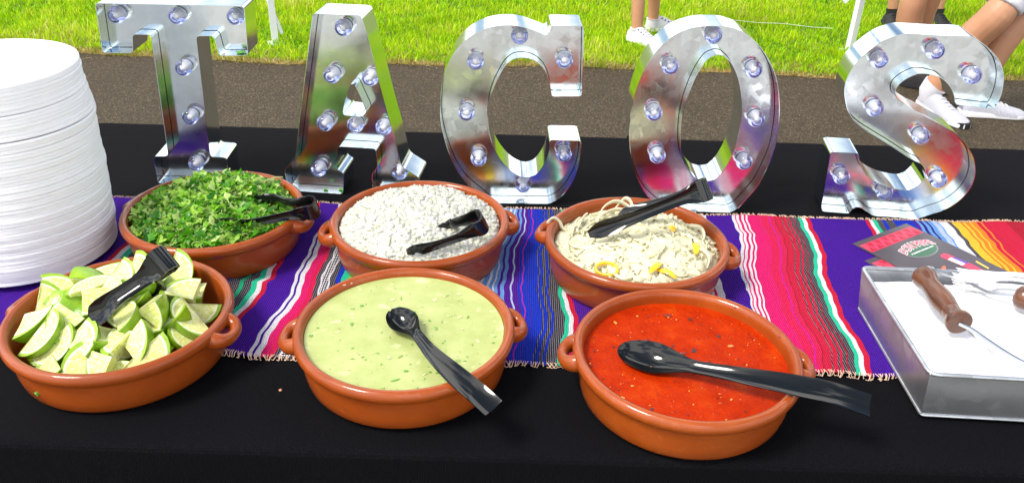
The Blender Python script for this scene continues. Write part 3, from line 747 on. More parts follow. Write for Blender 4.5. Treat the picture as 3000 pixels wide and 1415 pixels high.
# ------------------------------------------------------------------ marquee letters
def is_corner(p, q, r_, lim=32):
    a = math.atan2(q[1] - p[1], q[0] - p[0]); b_ = math.atan2(r_[1] - q[1], r_[0] - q[0])
    d = abs((b_ - a + math.pi) % (2 * math.pi) - math.pi)
    return d > R(lim)
def smooth_outline(P, rad=0.006):
    P = [tuple(p) for p in P]; n = len(P)
    cor = [is_corner(P[i - 1], P[i], P[(i + 1) % n]) for i in range(n)]
    out = []
    def fillet(i):
        q = np.array(P[i]); a = np.array(P[i - 1]) - q; b_ = np.array(P[(i + 1) % n]) - q
        la, lb = np.linalg.norm(a), np.linalg.norm(b_); rr_ = min(rad, la * 0.42, lb * 0.42)
        p0, p2 = q + a / la * rr_, q + b_ / lb * rr_
        return [(1 - s) ** 2 * p0 + 2 * s * (1 - s) * q + s * s * p2 for s in (0, 0.25, 0.5, 0.75, 1)]
    def run(pts):
        return catmull(pts, 5)
    if not any(cor):
        return [tuple(p) for p in catmull(P, 4, True)]
    st = cor.index(True)
    order = [(st + k) % n for k in range(n + 1)]
    fil = {i: fillet(i) for i in range(n) if cor[i]}
    k = 0
    while k < n:
        i = order[k]; out += [tuple(p) for p in fil[i]]
        j = k + 1; mid = []
        while not cor[order[j]]: mid.append(P[order[j]]); j += 1
        if mid:
            seg = run([fil[i][-1]] + mid + [fil[order[j]][0]])
            out += [tuple(p) for p in seg[1:-1]]
        k = j
    # drop near duplicates
    res = []
    for p in out:
        if not res or math.hypot(p[0] - res[-1][0], p[1] - res[-1][1]) > 3e-4: res.append(p)
    return res
def offset(P, d):
    n = len(P); out = []
    A = sum(P[i][0] * P[(i + 1) % n][1] - P[(i + 1) % n][0] * P[i][1] for i in range(n))
    sgn = 1 if A > 0 else -1
    for i in range(n):
        p, q, r_ = np.array(P[i - 1]), np.array(P[i]), np.array(P[(i + 1) % n])
        t = r_ - p; t /= (np.linalg.norm(t) + 1e-9)
        nrm = np.array((-t[1], t[0])) * sgn
        out.append(tuple(q + nrm * d))
    return out
def polyfill(loops, y):
    pts = [p for l in loops for p in l]
    tris = tessellate_polygon([[Vector((p[0], p[1], 0)) for p in l] for l in loops])
    return [(p[0], y, p[1]) for p in pts], [tuple(t_) for t_ in tris]

t = NT('clear_bulb')
t.set(color=(0.95, 0.96, 1.0), rough=0.015, trans=1.0, ior=1.45)
M['clear_bulb'] = t.m
simple('led_white', (0.86, 0.86, 0.92), 0.25, 0.03, 50)
simple('bulb_ring', (0.50, 0.55, 0.92), 0.14, 0.1, 50, metal=0.85)
bulb_prof = [(0.0, 0.0006), (0.0118, 0.0006), (0.0120, 0.004), (0.0136, 0.007), (0.0143, 0.0115), (0.0143, 0.0155), (0.0130, 0.0205), (0.0108, 0.0238), (0.0092, 0.0248), (0.0080, 0.0246), (0.0068, 0.0262), (0.0040, 0.0278), (0.0, 0.0284)]
bulb_me = MB().lathe(bulb_prof, 28, axis='-y').mesh('bulb', True, 70)
led_me = MB().lathe([(0, 0.003), (0.0044, 0.003), (0.0046, 0.012), (0.0036, 0.0165), (0.0020, 0.0185), (0, 0.0190)], 16, axis='-y').mesh('led', True)
ring_me = MB().lathe([(0, 0.0012), (0.0116, 0.0012), (0.0116, 0.0030), (0.0098, 0.0042), (0.0086, 0.0030), (0.0070, 0.0026), (0, 0.0026)], 24, axis='-y').mesh('ring', True)
bulb_me.materials.append(M['clear_bulb']); led_me.materials.append(M['led_white']); ring_me.materials.append(M['bulb_ring'])

DEPTH, RECESS = 0.068, 0.031
LAB = {'T': ('galvanized metal letter T with clear bulbs, nearest the white plates', 'galvanized_bright'),
       'A': ('galvanized metal letter A with clear bulbs and a small triangular opening', 'galvanized_bright'),
       'C': ('galvanized metal letter C with clear bulbs, behind the bowl of chopped white onion', 'galvanized_spangled'),
       'O': ('galvanized metal letter O with clear bulbs around its oval opening', 'galvanized_spangled'),
       'S': ('galvanized metal letter S with clear bulbs, in front of the white sneakers', 'galvanized_spangled')}
for key, d in LETTERS.items():
    root = empty('marquee_letter', (d['pos'][0], d['pos'][1], ZT + 0.0005), (0, 0, R(d['yaw'])))
    tag(root, LAB[key][0], 'letter', 'metal light-up letters along the back of the table')
    snap = lambda P: [(x, 0.0 if z < 0.0095 else z) for x, z in P]
    loops = [smooth_outline(snap(d['outer']))] + [smooth_outline(h, 0.004) for h in d['holes']]
    wall = MB()
    for li, lp in enumerate(loops):
        inn = offset(lp, 0.0009 if li == 0 else -0.0009)
        n = len(lp)
        vs = [(x, 0, z) for x, z in lp] + [(x, DEPTH, z) for x, z in lp] + [(x, DEPTH, z) for x, z in inn] + [(x, 0, z) for x, z in inn]
        fs = []
        for a in range(4):
            b2 = (a + 1) % 4
            for k in range(n):
                k2 = (k + 1) % n; fs.append((a * n + k, a * n + k2, b2 * n + k2, b2 * n + k))
        wall.add(vs, fs)
    wall.build('side_wall', M['galvanized_wall'], root, angle=35)
    ins = [offset(loops[0], 0.0016)] + [offset(h, -0.0016) for h in loops[1:]]
    vs, fs = polyfill(ins, RECESS)
    MB().add(vs, fs).build('face', M[LAB[key][1]], root, smooth=False)
    ins = [offset(loops[0], 0.0012)] + [offset(h, -0.0012) for h in loops[1:]]
    vs, fs = polyfill(ins, DEPTH - 0.004)
    MB().add(vs, fs).build('shade_panel', M['inner_dark'], root, smooth=False)  # unseen dark panel, added to keep the inside of the letter dark
    for (bx, bz) in d['bulbs']:
        bo = link('bulb', bulb_me, None, root, (bx, RECESS, bz))
        link('led', led_me, None, bo); link('collar', ring_me, None, bo)

# ------------------------------------------------------------------ earthenware bowls
BOWL_PROF = [(0, 0.0005), (0.117, 0.0), (0.1228, 0.0015), (0.1258, 0.006), (0.1285, 0.018), (0.1297, 0.032), (0.1300, 0.0425), (0.1308, 0.0458), (0.1335, 0.0478), (0.1365, 0.0505), (0.1384, 0.0545), (0.1387, 0.0585),
             (0.1374, 0.0625), (0.1345, 0.0650), (0.1312, 0.0655), (0.1280, 0.0638), (0.1258, 0.0602), (0.1250, 0.0550), (0.1243, 0.036), (0.1225, 0.020), (0.117, 0.0115), (0.105, 0.0085), (0, 0.008)]
bowl_me = MB().lathe(BOWL_PROF, 112).mesh('bowl', True, 80)
bowl_me.materials.append(M['terracotta'])
def handle_mesh():
    b = MB(); P = []; rad = []
    for k in range(15):
        a = math.pi * k / 14
        P.append((0.1275 + 0.0225 * math.sin(a) ** 0.8, 0.0215 * math.cos(a) * (1.0 + 0.12 * math.sin(a)), 0.052 - 0.006 * math.sin(a)))
        rad.append(0.0070 + 0.0030 * abs(math.cos(a)) ** 2)
    b.tube(P, rad, 12, flat=1.15)
    return b.mesh('handle', True, 80)
hand_me = handle_mesh(); hand_me.materials.append(M['terracotta'])
BOWLS = {'green': ((-0.1316, 0.8583), (-174, 10)), 'red': ((0.2166, 0.8223), (178, -4)), 'lime': ((-0.4965, 0.8729), (-8, 170)), 'cil': ((-0.4691, 1.1572), (-4, 167)), 'rice': ((-0.1437, 1.1401), (-167, 9)), 'onion': ((0.1879, 1.0998), (165, -10))}
BL = {'green': 'round two-handled terracotta bowl holding the pale green salsa', 'red': 'round two-handled terracotta bowl holding the red salsa', 'lime': 'round two-handled terracotta bowl heaped with lime wedges',
      'cil': 'round two-handled terracotta bowl full of chopped green cilantro', 'rice': 'round two-handled terracotta bowl full of chopped white onion', 'onion': 'round two-handled terracotta bowl holding pale pickled onion strips'}
for k, ((x, y), hs) in BOWLS.items():
    root = empty('earthenware_bowl', (x, y, ZT + 0.0015 + (0.002 if k != 'lime' else 0)), (0, 0, 0))
    tag(root, BL[k], 'bowl', 'terracotta bowls on the table')
    link('bowl_body', bowl_me, None, root, rot=(0, 0, random.random() * 6))
    for a in hs: link('handle', hand_me, None, root, rot=(0, 0, R(a)))

# ------------------------------------------------------------------ salsas
def liquid(name, c, z, mat, amp, rad=0.1246, seed=1, freq=60):
    rng = random.Random(seed); ph = [rng.random() * 6.28 for _ in range(12)]
    b = MB(); vs = [(0, 0, z)]; fs = []
    nr, ns = 46, 120
    for i in range(1, nr + 1):
        r = rad * i / nr
        for k in range(ns):
            a = 2 * math.pi * k / ns; x, y = r * math.cos(a), r * math.sin(a)
            h = 0
            for q in range(6):
                fx = freq * (0.6 + 0.5 * q); h += math.sin(x * fx * math.cos(ph[q]) + y * fx * math.sin(ph[q]) + ph[q + 6]) / (1 + q * 0.6)
            edge = 0.0012 * math.exp(-(rad - r) / 0.003)
            vs.append((x, y, z + amp * h * (1 - (r / rad) ** 8) + edge))
    for k in range(ns): fs.append((0, 1 + k, 1 + (k + 1) % ns))
    for i in range(nr - 1):
        for k in range(ns):
            A, B = 1 + i * ns + k, 1 + i * ns + (k + 1) % ns; fs.append((A, A + ns, B + ns, B))
    b.add(vs, fs)
    return b.build(name, mat, None, (c[0], c[1], ZT + 0.0035), angle=80)
t = NT('green_salsa')
n1 = t.noise(26, 5, 0.6); n2 = t.noise(150, 4, 0.6); n3 = t.voro(42)
c = t.ramp(n1, [(0.3, (0.335, 0.385, 0.125)), (0.7, (0.435, 0.475, 0.195))])
c = t.mixc(t.maprange(t.noise(38, 2), 0.63, 0.75, 0, 0.6), c, (0.66, 0.68, 0.40))
c = t.mixc(t.maprange(n2, 0.62, 0.72, 0, 0.30), c, (0.20, 0.34, 0.05))
t.set(color=c, rough=0.34, spec=0.12)
t.bump(t.math('ADD', n2, t.math('MULTIPLY', n1, 2.0)), 0.18, 0.0015)
M['green_salsa'] = t.m
gs = liquid('green_salsa', BOWLS['green'][0], 0.0545, M['green_salsa'], 0.00018, seed=2)
tag(gs, 'pale green creamy salsa flecked with herbs in its bowl', 'salsa')
t = NT('red_salsa')
n1 = t.noise(30, 6, 0.65); n2 = t.noise(190, 5, 0.65); v = t.voro(95)
c = t.ramp(n1, [(0.3, (0.31, 0.014, 0.0004)), (0.55, (0.41, 0.024, 0.0005)), (0.75, (0.47, 0.048, 0.001))])
c = t.mixc(t.maprange(n2, 0.64, 0.70, 0, 0.75), c, (0.09, 0.008, 0.004))
c = t.mixc(t.maprange(v, 0.0, 0.10, 0.65, 0.0), c, (0.68, 0.24, 0.03))
t.set(color=c, rough=t.maprange(t.noise(55, 3), 0.52, 0.66, 0.45, 0.12), spec=0.05)
t.bump(t.math('ADD', t.math('MULTIPLY', n2, 1.6), t.math('MULTIPLY', n1, 2.0)), 0.45, 0.0026)
M['red_salsa'] = t.m
rs = liquid('red_salsa', BOWLS['red'][0], 0.0465, M['red_salsa'], 0.0003, seed=3, freq=90)
tag(rs, 'bright red chile salsa with dark specks in its bowl', 'salsa')
# herb and chile flecks floating on the salsas
def flecks(parent, name, n, size, cols, z, seed, rad=0.118, mat=None):
    rng = np.random.default_rng(seed)
    r = rad * np.sqrt(rng.random(n)); a = rng.uniform(0, 6.283, n)
    V = []; C = []; F = []
    for i in range(n):
        s = size * rng.lognormal(0, 0.6); k = 6; th = rng.uniform(0, 6.28); el = rng.uniform(0.25, 0.9)
        base = len(V); cc = np.array(cols[rng.integers(len(cols))]) * rng.uniform(0.8, 1.2)
        px, py = r[i] * math.cos(a[i]), r[i] * math.sin(a[i])
        pts = []
        for q in range(k):
            an = 6.283 * q / k; rr_ = s * rng.uniform(0.6, 1.2)
            u, v_ = rr_ * math.cos(an), rr_ * el * math.sin(an)
            pts.append((px + u * math.cos(th) - v_ * math.sin(th), py + u * math.sin(th) + v_ * math.cos(th), z + 0.0003 + rng.uniform(0, 0.0005)))
        V += pts + [(px, py, z + 0.0011)]; C += [cc] * 7
        for q in range(k): F.append((base + q, base + (q + 1) % k, base + 6))
    o = link(name, np_mesh(name, V, F, C, True), mat, parent); tag(o, kind='stuff'); return o
attr_mat('fleck', 0.4, 0.1); attr_mat_fleck = M['fleck']
flecks(gs, 'herb_flecks', 110, 0.0015, [(0.10, 0.30, 0.03), (0.16, 0.36, 0.05), (0.24, 0.42, 0.08), (0.30, 0.42, 0.10)], 0.0546, 4, mat=M['fleck'])
flecks(gs, 'onion_flecks', 60, 0.0024, [(0.56, 0.60, 0.28), (0.52, 0.57, 0.22)], 0.0544, 8, mat=M['fleck'])
flecks(rs, 'chile_flecks', 260, 0.0011, [(0.05, 0.006, 0.004), (0.10, 0.01, 0.005), (0.72, 0.30, 0.04), (0.75, 0.18, 0.03), (0.2, 0.012, 0.004)], 0.0467, 5, mat=M['fleck'])

def rim_specks(parent, name, angs, n, size, col, seed, r0=0.131, z0=0.0632):
    rng = np.random.default_rng(seed); V = []; F = []; C = []
    for i in range(n):
        a = R(rng.uniform(*angs)); dr = rng.normal(0, 0.003); r = r0 + dr; z = z0 - 22 * dr * dr + 0.0004; s = size * rng.lognormal(0, 0.5); b0 = len(V)
        for q in range(7):
            an = 6.283 * q / 7; rr_ = s * rng.uniform(0.6, 1.2)
            u, v_ = rr_ * math.cos(an) * 1.5, rr_ * math.sin(an); rq = r + v_
            V.append((rq * math.cos(a) - u * math.sin(a), rq * math.sin(a) + u * math.cos(a), z0 - 22 * (rq - r0) ** 2 + 0.0001)); C.append(col)
        V.append((r * math.cos(a), r * math.sin(a), z + 0.0006)); C.append(col)
        for q in range(7): F.append((b0 + q, b0 + (q + 1) % 7, b0 + 7))
    o = link(name, np_mesh(name, V, F, C, True), M['fleck'], parent); tag(o, kind='stuff')
rim_specks(rs, 'rim_specks', (15, 75), 12, 0.0011, (0.16, 0.012, 0.006), 6)
rim_specks(rs, 'rim_smear', (-150, -60), 8, 0.0010, (0.40, 0.03, 0.006), 9)
rim_specks(gs, 'rim_specks', (128, 142), 16, 0.0015, (0.62, 0.34, 0.18), 7)
rim_specks(gs, 'rim_smear', (-120, -50), 10, 0.0012, (0.40, 0.40, 0.16), 10)

# ------------------------------------------------------------------ heaps in bowls
def heap(fun, rad=0.1243, nr=30, ns=72):
    vs = [(0, 0, fun(0, 0))]; fs = []
    for i in range(1, nr + 1):
        r = rad * i / nr
        for k in range(ns):
            a = 2 * math.pi * k / ns; x, y = r * math.cos(a), r * math.sin(a); vs.append((x, y, fun(x, y)))
    for k in range(ns): fs.append((0, 1 + k, 1 + (k + 1) % ns))
    for i in range(nr - 1):
        for k in range(ns):
            A, B = 1 + i * ns + k, 1 + i * ns + (k + 1) % ns; fs.append((A, A + ns, B + ns, B))
    # closed underside so the heap has a body
    base = len(vs); vs.append((0, 0, 0.010))
    for k in range(ns):
        a = 2 * math.pi * k / ns; vs.append((0.104 * math.cos(a), 0.104 * math.sin(a), 0.010))
    o_ = 1 + (nr - 1) * ns
    for k in range(ns):
        fs.append((o_ + k, base + 1 + k, base + 1 + (k + 1) % ns, o_ + (k + 1) % ns)); fs.append((base, base + 1 + (k + 1) % ns, base + 1 + k))
    return vs, fs
def lump(x, y, s):
    return math.sin(x * 61 + s) * math.sin(y * 53 + 2 * s) * 0.5 + math.sin(x * 113 + y * 71 + s) * 0.3 + math.sin(y * 131 - x * 37 + s) * 0.2
def f_cil(x, y):
    r = math.hypot(x, y) / 0.1243; return 0.052 + 0.038 * (1 - r ** 2.2) + 0.012 * (1 - r) * (y / 0.12) + 0.004 * lump(x, y, 1) - (0.016 * math.exp(-((x - 0.075) ** 2 + (y - 0.01) ** 2) / 0.0016))
def f_rice(x, y):
    r = math.hypot(x, y) / 0.1243; return 0.054 + 0.028 * (1 - r ** 2.6) + 0.010 * (1 - r * r) * max(0, y / 0.12) + 0.003 * lump(x, y, 3)
def f_oni(x, y):
    r = math.hypot(x, y) / 0.1243; return 0.0445 + 0.020 * (1 - r ** 2.2) + 0.010 * (1 - r ** 4) * (x / 0.12) - 0.006 * (1 - r ** 4) * (y / 0.12) + 0.004 * lump(x, y, 5)

def place(n, fun, rng, rad=0.119):
    r = rad * np.sqrt(rng.random(n)); a = rng.uniform(0, 6.283, n)
    x, y = r * np.cos(a), r * np.sin(a)
    return x, y, np.array([fun(p, q) for p, q in zip(x, y)])
def tilt_rots(n, rng, spread):
    # random spin then a lean away from level
    th = rng.uniform(0, 6.283, n); ax = rng.uniform(0, 6.283, n); an = rng.normal(0, spread, n)
    c, s = np.cos(th), np.sin(th); Z0 = np.zeros(n); O1 = np.ones(n)
    Rz = np.stack([np.stack([c, -s, Z0], -1), np.stack([s, c, Z0], -1), np.stack([Z0, Z0, O1], -1)], 1)
    ux, uy = np.cos(ax), np.sin(ax); c, s = np.cos(an), np.sin(an)
    Rt = np.stack([np.stack([c + ux * ux * (1 - c), ux * uy * (1 - c), uy * s], -1), np.stack([ux * uy * (1 - c), c + uy * uy * (1 - c), -ux * s], -1), np.stack([-uy * s, ux * s, c], -1)], 1)
    return Rt @ Rz

def scatter(tv, tf, rots, scl, pos, cols):
    """tv: list of template vertex arrays (same topology)"""
    n = len(pos); k = tv[0].shape[0]
    T = np.stack([tv[i % len(tv)] for i in range(n)])
    V = np.einsum('nij,nkj->nki', rots, T * scl[:, None, :]) + pos[:, None, :]
    F = (np.arange(n)[:, None, None] * k + np.asarray(tf)[None]).reshape(-1, len(tf[0]))
    return V.reshape(-1, 3), F, np.repeat(cols, k, axis=0)

# cilantro
rng = np.random.default_rng(21)
leaf_t = []
for q in range(8):
    k = 13; v = [(0, 0, 0)]
    for i in range(k):
        a = 2 * math.pi * i / k
        lob = 0.55 + 0.30 * abs(math.sin(a * 1.5 + q)) + (0.22 if i % 2 else -0.10) + rng.uniform(-0.1, 0.1)
        v.append((lob * math.cos(a), lob * 0.75 * math.sin(a), 0.28 * math.sin(a * 2 + q) * lob + rng.uniform(-0.12, 0.12)))
    leaf_t.append(np.array(v))
leaf_f = [(0, 1 + i, 1 + (i + 1) % 13) for i in range(13)]
n = 2600
x, y, z = place(n, f_cil, rng)
pos = np.stack([x, y, z + rng.uniform(-0.001, 0.006, n)], 1)
s = np.clip(rng.lognormal(math.log(0.0070), 0.45, n), 0.0026, 0.0165)
gc = np.array([(0.03, 0.18, 0.006), (0.08, 0.34, 0.010), (0.16, 0.48, 0.016), (0.28, 0.60, 0.03), (0.44, 0.70, 0.10), (0.62, 0.80, 0.25)])
cols = gc[rng.integers(0, 6, n)] * rng.uniform(0.8, 1.15, n)[:, None]
V1, F1, C1 = scatter(leaf_t, leaf_f, tilt_rots(n, rng, 0.75), np.repeat(s[:, None], 3, 1), pos, cols)
n2 = 700
x, y, z = place(n2, f_cil, rng)
stem = np.array([(sx * 0.5, sy * 0.5, sz * 0.5) for sz in (-1, 1) for sy in (-1, 1) for sx in (-1, 1)])
stem_f = [(0, 2, 3), (0, 3, 1), (4, 5, 7), (4, 7, 6), (0, 1, 5), (0, 5, 4), (2, 6, 7), (2, 7, 3), (0, 4, 6), (0, 6, 2), (1, 3, 7), (1, 7, 5)]
sl = np.stack([rng.uniform(0.006, 0.018, n2), rng.uniform(0.0008, 0.0022, n2), rng.uniform(0.0006, 0.0014, n2)], 1)
V2, F2, C2 = scatter([stem], stem_f, tilt_rots(n2, rng, 0.4), sl, np.stack([x, y, z + 0.003 + rng.uniform(0, 0.003, n2)], 1), np.array([(0.30, 0.46, 0.10)]) * rng.uniform(0.6, 1.4, n2)[:, None])
hv, hf = heap(f_cil); hv = np.array(hv); tri = []
for f in hf:
    tri.append((f[0], f[1], f[2]))
    if len(f) == 4: tri.append((f[0], f[2], f[3]))
V = np.concatenate([V1, V2, hv]); F = np.concatenate([F1, F2 + len(V1), np.array(tri) + len(V1) + len(V2)])
C = np.concatenate([C1, C2, np.tile((0.03, 0.12, 0.01), (len(hv), 1))])
t = attr_mat('cilantro', 0.42, 0.15, 300)
tr = t.n('BsdfTranslucent'); a = t.n('Attribute'); a.attribute_name = 'col'; t.l(a.outputs['Color'], tr.inputs[0])
ms = t.n('MixShader'); ms.inputs[0].default_value = 0.38; t.l(t.b.outputs[0], ms.inputs[1]); t.l(tr.outputs[0], ms.inputs[2]); t.l(ms.outputs[0], t.out.inputs[0])
bx, by = BOWLS['cil'][0]
o = link('chopped_cilantro', np_mesh('chopped_cilantro', V, F, C), M['cilantro'], None, (bx, by, ZT + 0.0035))
tag(o, 'finely chopped green cilantro leaves heaped in the bowl by the plates', 'cilantro', kind='stuff')
# one long pale stem leaning on the rim
b = MB(); b.tube(catmull([(0.045, 0.06, 0.070), (0.058, 0.078, 0.073), (0.072, 0.097, 0.0725), (0.081, 0.107, 0.0685)], 4), 0.0011, 6)
simple('pale_stem', (0.50, 0.50, 0.18), 0.5)
o = b.build('herb_sprig', M['pale_stem'], None, (bx, by, ZT + 0.0035)); tag(o, 'single pale herb stem resting on the rim of the cilantro bowl', 'herb stem')

# chopped white onion
rng = np.random.default_rng(22)
cube_t = []
for q in range(10):
    v = stem.copy() * 2; v += rng.uniform(-0.35, 0.35, v.shape); v[4:, :2] *= rng.uniform(0.5, 1.0); cube_t.append(v * 0.5)
n = 2600
x, y, z = place(n, f_rice, rng, 0.1205)
pos = np.stack([x, y, z + rng.uniform(-0.0035, 0.0012, n)], 1)
s = np.stack([rng.uniform(0.0055, 0.0125, n), rng.uniform(0.0045, 0.0085, n), rng.uniform(0.0020, 0.0045, n)], 1)
cols = np.array([(0.94, 0.94, 0.88)]) * rng.uniform(0.95, 1.02, n)[:, None] * np.stack([np.ones(n), np.ones(n), rng.uniform(0.9, 1.06, n)], 1)
V1, F1, C1 = scatter(cube_t, stem_f, tilt_rots(n, rng, 0.55), s, pos, cols)
hv, hf = heap(f_rice); hv = np.array(hv); tri = []
for f in hf:
    tri.append((f[0], f[1], f[2]))
    if len(f) == 4: tri.append((f[0], f[2], f[3]))
V = np.concatenate([V1, hv]); F = np.concatenate([F1, np.array(tri) + len(V1)]); C = np.concatenate([C1, np.tile((0.93, 0.93, 0.86), (len(hv), 1))])
add_translucent(attr_mat('white_onion', 0.4, 0.02, 300, spec=0.2), 0.55)
bx, by = BOWLS['rice'][0]
o = link('chopped_onion', np_mesh('chopped_onion', V, F, C), M['white_onion'], None, (bx, by, ZT + 0.0035))
tag(o, 'small white chopped onion pieces heaped in the middle back bowl', 'chopped onion', kind='stuff')

# pickled onion strips
rng = np.random.default_rng(23); rnd = random.Random(23)
b = MB()
V = []; F = []; C = []
def strip(P, wdt, th, wv, col):
    """flat strip along P; wv is the width direction"""
    P = [Vector(p) for p in P]; base = len(V); L = len(P)
    for i, p in enumerate(P):
        T = (P[min(i + 1, L - 1)] - P[max(i - 1, 0)]).normalized()
        W = (Vector(wv) - T * T.dot(Vector(wv))).normalized(); Nn = T.cross(W)
        ww = wdt * (0.55 + 0.45 * math.sin(math.pi * (0.12 + 0.76 * i / (L - 1))))
        for (u, v_) in ((-1, -1), (1, -1), (1, 1), (-1, 1)):
            V.append(tuple(p + W * u * ww / 2 + Nn * v_ * th / 2)); C.append(col)
    for i in range(L - 1):
        for k in range(4):
            a, c_ = base + i * 4 + k, base + i * 4 + (k + 1) % 4
            F.append((a, c_, c_ + 4)); F.append((a, c_ + 4, a + 4))
    e = base + (L - 1) * 4
    F.append((base, base + 2, base + 1)); F.append((base, base + 3, base + 2)); F.append((e, e + 1, e + 2)); F.append((e, e + 2, e + 3))
for i in range(210):
    r = 0.114 * math.sqrt(rnd.random()); a = rnd.uniform(0, 6.283); cx, cy = r * math.cos(a), r * math.sin(a)
    arc = rnd.uniform(0.6, 2.2); rad = rnd.uniform(0.018, 0.040); th0 = rnd.uniform(0, 6.28); el = rnd.uniform(0.5, 1.0); tl = rnd.uniform(-0.5, 0.5)
    pts = []
    for k in range(9):
        q = (k / 8 - 0.5) * arc; u, v_ = rad * math.sin(q), rad * el * (math.cos(q) - 1)
        px, py = cx + u * math.cos(th0) - v_ * math.sin(th0), cy + u * math.sin(th0) + v_ * math.cos(th0)
        rr_ = math.hypot(px, py)
        if rr_ > 0.121: px, py = px * 0.121 / rr_, py * 0.121 / rr_
        pts.append((px, py, f_oni(px, py) - 0.0002 + rnd.uniform(-0.001, 0.001) + abs(q) * 0.002 + 0.006 * rnd.random() * (k == 0)))
    pts = [pts[0]] + pts[1:]
    w_ = rnd.uniform(0.006, 0.0180); sh = rnd.uniform(0.9, 1.05)
    strip(pts, w_, 0.0016, (math.cos(th0 + 1.57) * tl, math.sin(th0 + 1.57) * tl, 1 if rnd.random() < 0.45 else 0.15) if rnd.random() < 0.6 else (math.cos(th0 + 1.57), math.sin(th0 + 1.57), tl), (0.96 * sh, 0.93 * sh, 0.70 * sh))
# big curls at the back left, one hanging over the rim
for P in ([(-0.055, 0.062, 0.055), (-0.045, 0.082, 0.070), (-0.025, 0.092, 0.078), (-0.005, 0.088, 0.072), (0.004, 0.075, 0.062)], [(-0.06, 0.05, 0.054), (-0.045, 0.072, 0.064), (-0.02, 0.08, 0.070), (0.0, 0.07, 0.066)],
          [(-0.03, 0.085, 0.060), (-0.012, 0.098, 0.078), (-0.002, 0.092, 0.080), (0.004, 0.08, 0.068)], [(-0.085, 0.045, 0.052), (-0.078, 0.062, 0.062), (-0.070, 0.070, 0.066)], [(-0.135, 0.035, 0.0655), (-0.126, 0.045, 0.069), (-0.116, 0.048, 0.062), (-0.110, 0.046, 0.052), (-0.103, 0.042, 0.048)],
          [(-0.095, 0.03, 0.05), (-0.09, 0.05, 0.06), (-0.083, 0.058, 0.064)], [(0.085, 0.05, 0.060), (0.10, 0.03, 0.068), (0.102, 0.005, 0.066), (0.092, -0.012, 0.058)], [(0.07, -0.03, 0.062), (0.092, -0.038, 0.066), (0.10, -0.05, 0.06), (0.095, -0.065, 0.052)]):
    strip(catmull(P, 5), 0.0075, 0.0018, (0.3, -0.4, 1), (0.84, 0.80, 0.62))
# oregano specks
for i in range(110):
    x, y, z = place(1, f_oni, rng, 0.112); s_ = rng.uniform(0.0008, 0.0022)
    strip([(x[0] - s_, y[0], z[0] + 0.005), (x[0], y[0] + s_ * 0.4, z[0] + 0.0058), (x[0] + s_, y[0], z[0] + 0.005)], s_ * 0.9, 0.0005, (0, 1, 0.2), (0.20, 0.13, 0.03) if rng.random() < 0.7 else (0.25, 0.22, 0.05))
hv, hf = heap(f_oni); nb = len(V)
for p in hv: V.append(p); C.append((0.95, 0.92, 0.68))
for f in hf:
    F.append((f[0] + nb, f[1] + nb, f[2] + nb))
    if len(f) == 4: F.append((f[0] + nb, f[2] + nb, f[3] + nb))
add_translucent(attr_mat('pickled_onion', 0.25, 0.04, 300, spec=0.35), 0.40)
bx, by = BOWLS['onion'][0]
o = link('pickled_onions', np_mesh('pickled_onions', V, F, C, False), M['pickled_onion'], None, (bx, by, ZT + 0.0035))
tag(o, 'pale pickled onion strips with oregano specks filling the bowl before the O', 'pickled onions', kind='stuff')
simple('yellow_pepper', (0.85, 0.50, 0.015), 0.22, 0.15, 120, coat=0.3)
PEP = [((-0.052, -0.085), 'ring', 'thin yellow pepper ring at the front edge of the onion bowl'), ((0.015, -0.088), 'strip', 'orange yellow pepper piece at the front middle of the onion bowl'), ((0.082, -0.03), 'strip', 'long yellow pepper strip near the right side of the onion bowl'),
       ((0.055, 0.022), 'strip', 'small orange pepper piece behind the yellow strip in the onion bowl'), ((0.03, -0.098), 'strip', 'curled orange pepper sliver against the front rim of the onion bowl')]
for q, ((px, py), kind, lab) in enumerate(PEP):
    b = MB(); zz = f_oni(px, py) + 0.007
    if kind == 'ring':
        P = [(px + 0.016 * math.cos(a), py + 0.011 * math.sin(a), zz + 0.004 * math.sin(a)) for a in np.linspace(0, 6.283, 21)[:-1]]
        b.tube(P, 0.0022, 8, flat=1.7, closed=True)
    else:
        d = 0.5 + q * 0.5; ln = 0.016 if q != 3 else 0.007
        P = catmull([(px - ln * math.cos(d), py - ln * math.sin(d), zz - 0.002), (px - ln * 0.3 * math.cos(d + 0.4), py - ln * 0.3 * math.sin(d + 0.4), zz + 0.002), (px + ln * 0.4 * math.cos(d - 0.3), py + ln * 0.4 * math.sin(d - 0.3), zz + 0.001), (px + ln * math.cos(d), py + ln * math.sin(d), zz - 0.001)], 4)
        b.tube(P, [0.001 + 0.0045 * math.sin(math.pi * (0.1 + 0.8 * i / (len(P) - 1))) for i in range(len(P))], 8, flat=0.45)
    o = b.build('yellow_pepper', M['yellow_pepper'], None, (bx, by, ZT + 0.0035)); tag(o, lab, 'pepper slice', 'yellow pepper slices on the pickled onion')

# ------------------------------------------------------------------ lime wedges
rv, rf, fv, ff = lime_wedge_data()
flesh_me = bpy.data.meshes.new('lime_flesh'); flesh_me.from_pydata(fv, [], ff); finish(flesh_me, True, 50)
rind_me = bpy.data.meshes.new('lime_rind'); rind_me.from_pydata(rv, [], rf); finish(rind_me, True, 50)
t = NT('lime_flesh')
co = t.coord()
ln = t.n('VectorMath'); ln.operation = 'LENGTH'; t.l(co, ln.inputs[0]); rr_ = ln.outputs['Value']
n1 = t.noise(70, 4, 0.6); vf = t.voro(170, co, 'Distance')
c = t.ramp(n1, [(0.3, (0.56, 0.62, 0.075)), (0.7, (0.76, 0.78, 0.24))])
c = t.mixc(t.maprange(rr_, 0.0, 0.009, 0.75, 0.0), c, (0.86, 0.86, 0.66))
